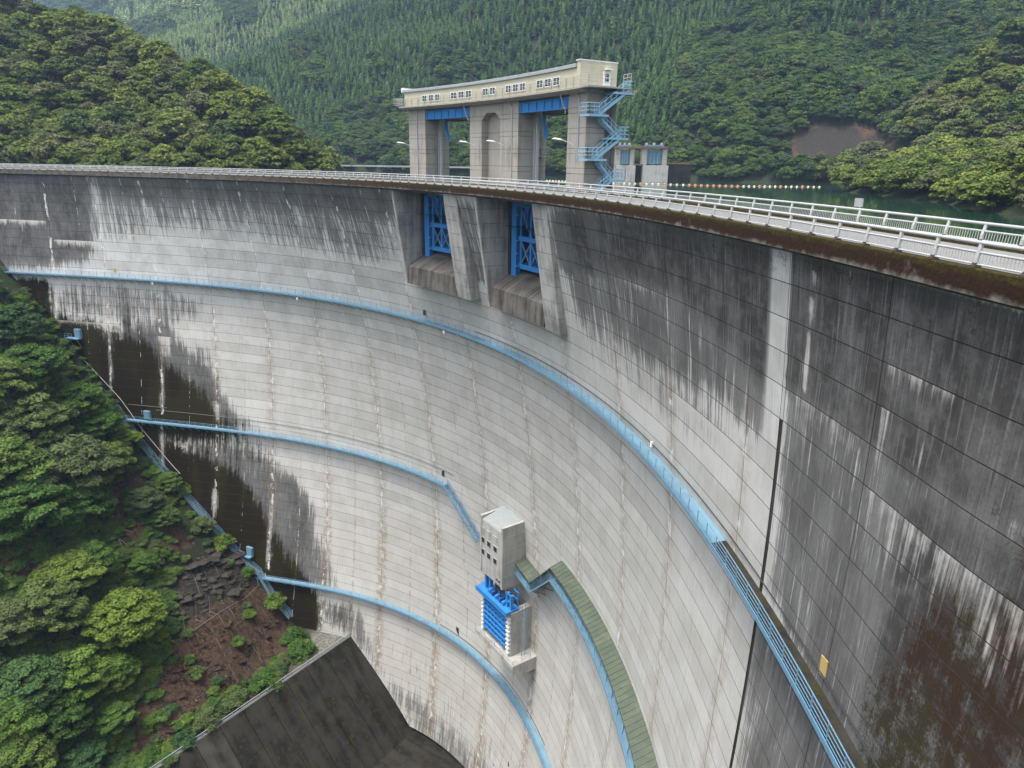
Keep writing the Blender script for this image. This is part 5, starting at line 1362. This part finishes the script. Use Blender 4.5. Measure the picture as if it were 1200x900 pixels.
# ------------------------------------------------------------------ forest on the hills round the reservoir
CON = poly_mask([([(120, 0), (440, -5), (900, -5), (800, 60), (790, 110), (800, 165), (700, 180), (560, 190), (480, 130), (400, 150), (340, 170), (215, 100), (150, 60)], 1, 6), ([(890, -5), (1130, -5), (1080, 40), (960, 55), (900, 40)], 1, 6)], 6)
BRD = poly_mask([([(495, 75), (560, 68), (568, 100), (520, 108)], 1, 3), ([(335, 45), (380, 55), (385, 115), (350, 100)], .9, 4), ([(385, 140), (440, 120), (480, 135), (480, 200), (385, 200)], 1, 3), ([(625, 120), (700, 130), (700, 200), (620, 200)], .7, 4), ([(430, 72), (455, 70), (460, 90), (432, 88)], .9, 2),
  ([(250, 5), (310, 5), (300, 40), (260, 30)], .7, 4), ([(155, 40), (210, 30), (215, 45), (160, 60)], .8, 3)], 4)
GAP = poly_mask([([(925, 148), (985, 143), (1062, 165), (1035, 188), (925, 192)], 1, 2), ([(395, 188), (470, 190), (470, 196), (395, 195)], 1, 1)], 2)
cand = []
def cloud(x0, x1, y0, y1, stp):
    xs = np.arange(x0, x1, stp); ys = np.arange(y0, y1, stp); X, Y = np.meshgrid(xs, ys); X = X+RNG.uniform(-.48, .48, X.shape)*stp; Y = Y+RNG.uniform(-.48, .48, Y.shape)*stp
    return X.ravel(), Y.ravel()
def visible(P, top):
    Q = P+np.array((0, 0, 1))*top[:, None]; C0 = np.array((0, 0, CAMH)); vis = np.ones(len(P), bool)
    for s in np.linspace(.25, .985, 48):
        R = C0+(Q-C0)*s; ins = inside(R[:, 0], R[:, 1], 12)
        g = np.where(ins, -500, z_up(R[:, 0], R[:, 1])+3.0*(s < .96)); vis &= R[:, 2] > g
    q, d = px(Q); 
    vis &= (q[:, 1] < np.interp(q[:, 0], [0, 500, 700, 900, 1050, 1200], [197, 214, 232, 262, 290, 322]))
    return vis
for (x0, x1, y0, y1, stp, tsc) in ((-420, 480, 60, 420, 5.0, 1.0), (-560, 640, 420, 930, 4.7, 1.0), (-1300, 500, 930, 1950, 15, 2.6)):
    X, Y = cloud(x0, x1, y0, y1, stp); Z = z_up(X, Y); P = np.stack([X, Y, Z], -1)
    q, d = px(P); q2, _ = px(P+(0, 0, 12))
    k = (Z > -4.85) & ~inside(X, Y, 14) & (d > 20) & (q[:, 0] > -40) & (q[:, 0] < 1240) & (q[:, 1] > -70) & (q2[:, 1] < 330)
    P = P[k]; q = q[k]; d = d[k]
    top = np.full(len(P), 11*tsc); v = visible(P, top); P, q, d = P[v], q[v], d[v]
    con = (sample(CON, q) > .5) & (sample(BRD, q) < .5) & (P[:, 1] > 380); gap = sample(GAP, q) > .5
    con = con & (vnoise(P[:, 0], P[:, 1], 17, 31) < .74)
    for p_, dd, c_, g_, qq in zip(P, d, con, gap, q):
        if g_ and RNG.uniform() > .06: continue
        h_ = (RNG.uniform(7.5, 12.5) if c_ else RNG.uniform(2.8, 6.6)*(1.0 if p_[1] > 200 else .8))*tsc
        cand.append((p_, h_/dd*FPX, c_, h_, qq))
print('forest', len(cand), 'conifers', sum(c[2] for c in cand))
def zone_label(q, c):
    x, y = q; s = zone_base(q, c)
    where = 'just above the dam crest' if (x < 470 and y > 150) else 'near the waterline' if y > 165 else 'at the top edge' if y < 22 else 'halfway up' if y < 110 else 'low on the slope'
    side = 'far left' if x < 180 else 'left of tower' if x < 480 else 'behind tower' if x < 740 else 'right of tower' if x < 900 else 'right' if x < 1060 else 'right edge'
    return s+', '+where+', '+side
def zone_base(q, c):
    x, y = q
    if x < 372 and y > 20+x*.45: return 'broadleaf tree on the wooded left spur'
    if x > 960 and y > 150: return 'light green tree on the near right shore'
    if c: 
        if x < 330: return 'conifer on the far hill tinted sunlit green'
        return 'tall conifer in the dense far stand' if x < 820 else 'conifer on the right hand mountain'
    if x > 1040: return 'broadleaf tree on the steep right spur'
    if x > 780: return 'broadleaf tree on the right hand mountain'
    return 'broadleaf tree among the far conifers'
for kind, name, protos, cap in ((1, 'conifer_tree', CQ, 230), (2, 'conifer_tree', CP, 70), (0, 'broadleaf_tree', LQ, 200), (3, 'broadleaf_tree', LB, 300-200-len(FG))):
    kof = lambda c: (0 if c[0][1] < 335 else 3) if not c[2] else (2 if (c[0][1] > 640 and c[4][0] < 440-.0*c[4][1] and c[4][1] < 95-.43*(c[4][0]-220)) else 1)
    L = sorted([c for c in cand if kof(c) == kind], key=lambda c: -c[1]); first = {}
    for i, (p_, s_, c_, h_, qq) in enumerate(L[:cap]):
        pi = i % 3; o = bpy.data.objects.new(name, protos[pi]); COL.objects.link(o); o.location = p_-np.array((0, 0, .3))
        w = h_*RNG.uniform(1.5, 2.0) if kind in (1, 2) else h_*RNG.uniform(.95, 1.3); o.scale = (w, w, h_) if kind in (1, 2) else (w, w, h_*RNG.uniform(.85, 1.15)); o.rotation_euler = (0, 0, RNG.uniform(0, 6.28))
        lb = zone_label(qq, kind in (1, 2)); tag(o, lb, 'tree', lb); first.setdefault(pi, o)
    R = L[cap:]
    for pi in range(3):
        S = [c for i, c in enumerate(R) if i % 3 == pi]
        if not S or pi not in first: continue
        w = np.array([c[3] for c in S])*(RNG.uniform(1.5, 2.0, len(S)) if kind in (1, 2) else RNG.uniform(.95, 1.35, len(S)))
        gn_stuff('conifer_forest' if kind in (1, 2) else 'broadleaf_forest', 'dense planted conifer forest covering the far slopes' if kind in (1, 2) else 'dense broadleaf forest covering the hills round the reservoir', first[pi], [c[0] for c in S], np.stack([w, w, np.array([c[3] for c in S])], 1), RNG.uniform(0, 6.28, len(S)))

# ------------------------------------------------------------------ far intake structure, buoy line, shore details
YI = 345.0
gp = lambda x, y: ondepth((x, y), YI)
itk = empty('intake_structure', gp(762, 213), 'distant concrete intake structure with two light blue gates standing in the reservoir', 'building')
def ib(x0, x1, y0, y1, dy0, dy1, mt, nm, lab=None, par=None):
    a = gp(x0, y0); b = gp(x1, y1)
    return part(par or itk, nm, lambda m: m.box(a[0], b[0], YI+dy0, YI+dy1, min(a[2], b[2]), max(a[2], b[2])), MAT[mt], label=lab)
for (xa, xb) in ((722, 743), (753, 781)):
    ib(xa, xa+4.5, 174, 194, 0, 4, 'conc', 'column'); ib(xb-4, xb, 174, 194, 0, 4, 'conc', 'column')
    ib(xa, xb, 193.5, 216, -1.5, 8, 'concp', 'base_block')
    gt = ib(xa+5, xb-5, 175.5, 192.5, 1.2, 1.6, 'lblue', 'gate_panel')
    for k in range(1, 4): xk = xa+5+(xb-xa-10)*k/4; a = gp(xk-.35, 176); b = gp(xk+.35, 192); sub(gt, 'rib', lambda m: m.box(a[0], b[0], YI+.8, YI+1.2, b[2], a[2]), MAT['lbluedeck'])
    for k in range(4): yk = 177.5+k*4.2; a = gp(xa+5, yk); b = gp(xb-5, yk+.7); sub(gt, 'rib', lambda m: m.box(a[0], b[0], YI+.7, YI+1.1, b[2], a[2]), MAT['lbluedeck'])
    ib(xa-1, xb+1, 171.5, 174, -.8, 5, 'rbrown', 'top_beam'); ib(xa+3, xb-3, 169.5, 171.5, 0, 3, 'lblue', 'hoist'); 
    for k in range(3): ib(xa+4+k*(xb-xa-10)/2, xa+6+k*(xb-xa-10)/2, 167.3, 169.6, 0, 2, 'white', 'winch')
ib(743, 753, 172, 174, 0, 2, 'rbrown', 'bridge'); ib(743, 753, 192, 193.5, -1, 4, 'rbrown', 'bridge'); ib(743, 753, 194, 216, 3, 8, 'darkc', 'back_wall')
ib(781, 811, 192.5, 216, 4, 10, 'apron', 'side_wall'); ib(781, 811, 190.5, 192.5, 3.8, 10, 'rbrown', 'parapet')
BP = [(14, 332), (33, 304), (49, 307), (67, 299), (89, 293), (123, 299)]
m = MB(); m.tube([(0, 0, -.28), (0, 0, -.18), (0, 0, .2), (0, 0, .34)], [.2, .42, .42, .2], 8); bm1 = m.mesh('buoy', MAT['cream2']); m = MB(); m.tube([(0, 0, -.28), (0, 0, -.18), (0, 0, .25), (0, 0, .42)], [.25, .5, .5, .25], 8); bm2 = m.mesh('buoy', MAT['buoy'])
acc = 0; kk = 0
cat = [(-40, 380)]+BP
line = []
for (a, b) in zip(BP[:-1], BP[1:]):
    L_ = math.dist(a, b); n = int(L_/2.25)
    for i in range(n): line.append((a[0]+(b[0]-a[0])*i/n, a[1]+(b[1]-a[1])*i/n))
for i, (x_, y_) in enumerate(line):
    o = bpy.data.objects.new('buoy', bm2 if i % 4 == 3 or (40 > i > 30) else bm1); COL.objects.link(o); o.location = (x_, y_+1.0*math.sin(i*.3), -4.9)
    tag(o, 'cream coloured float in the buoy line across the reservoir' if o.data == bm1 else 'orange float in the buoy line across the reservoir', 'buoy', 'floats of the buoy line')
m = MB(); m.tube([(x_, y_+1.0*math.sin(i*.3), -4.92) for i, (x_, y_) in enumerate(line)], .05, 4); tag(m.obj('buoy_rope', MAT['netc'], origin=(14, 332, -5)), 'thin rope joining the floats across the reservoir', 'rope')
# little frame and posts on the far shore
for (x_, y_, lab) in ((912, 184, 'small white frame on the far shore left of the rock face'),):
    p = ondepth((x_, y_), 400); m = MB()
    for dx in (-1.6, 0, 1.6): m.bar(p+(dx, 0, -3), p+(dx, 0, 3), .35)
    m.bar(p+(-1.6, 0, .5), p+(1.6, 0, .5), .3); tag(m.obj('shore_frame', MAT['white'], origin=p), lab, 'frame')
rw = empty('shore_road_wall', ondepth((440, 195), 425), 'pale concrete parapet of the road along the far shore behind the left pier', 'wall')
part(rw, 'parapet', lambda m: m.box(ondepth((395, 195), 425)[0], ondepth((560, 195), 425)[0], 425, 425.6, ondepth((440, 195.5), 425)[2], ondepth((440, 193.6), 425)[2]), MAT['concp'])
for x_ in (412, 535): part(rw, 'post', lambda m: m.bar(ondepth((x_, 195), 424), ondepth((x_, 186), 424), .35), MAT['rbrown'])

# ------------------------------------------------------------------ air
m, nt, out = new_mat('valley_air'); g = NT(nt)
pv = g.n('ShaderNodeVolumePrincipled'); pv.inputs['Color'].default_value = (.50, .72, 1, 1); pv.inputs['Density'].default_value = 0.00015; pv.inputs['Anisotropy'].default_value = 0.2
nt.links.new(pv.outputs[0], out.inputs['Volume'])
HAZE = True
if HAZE:
    mm = MB(); mm.box(-2600, 2600, -900, 3100, -132, 700); hz = mm.obj('haze', m); tag(hz, kind='stuff')
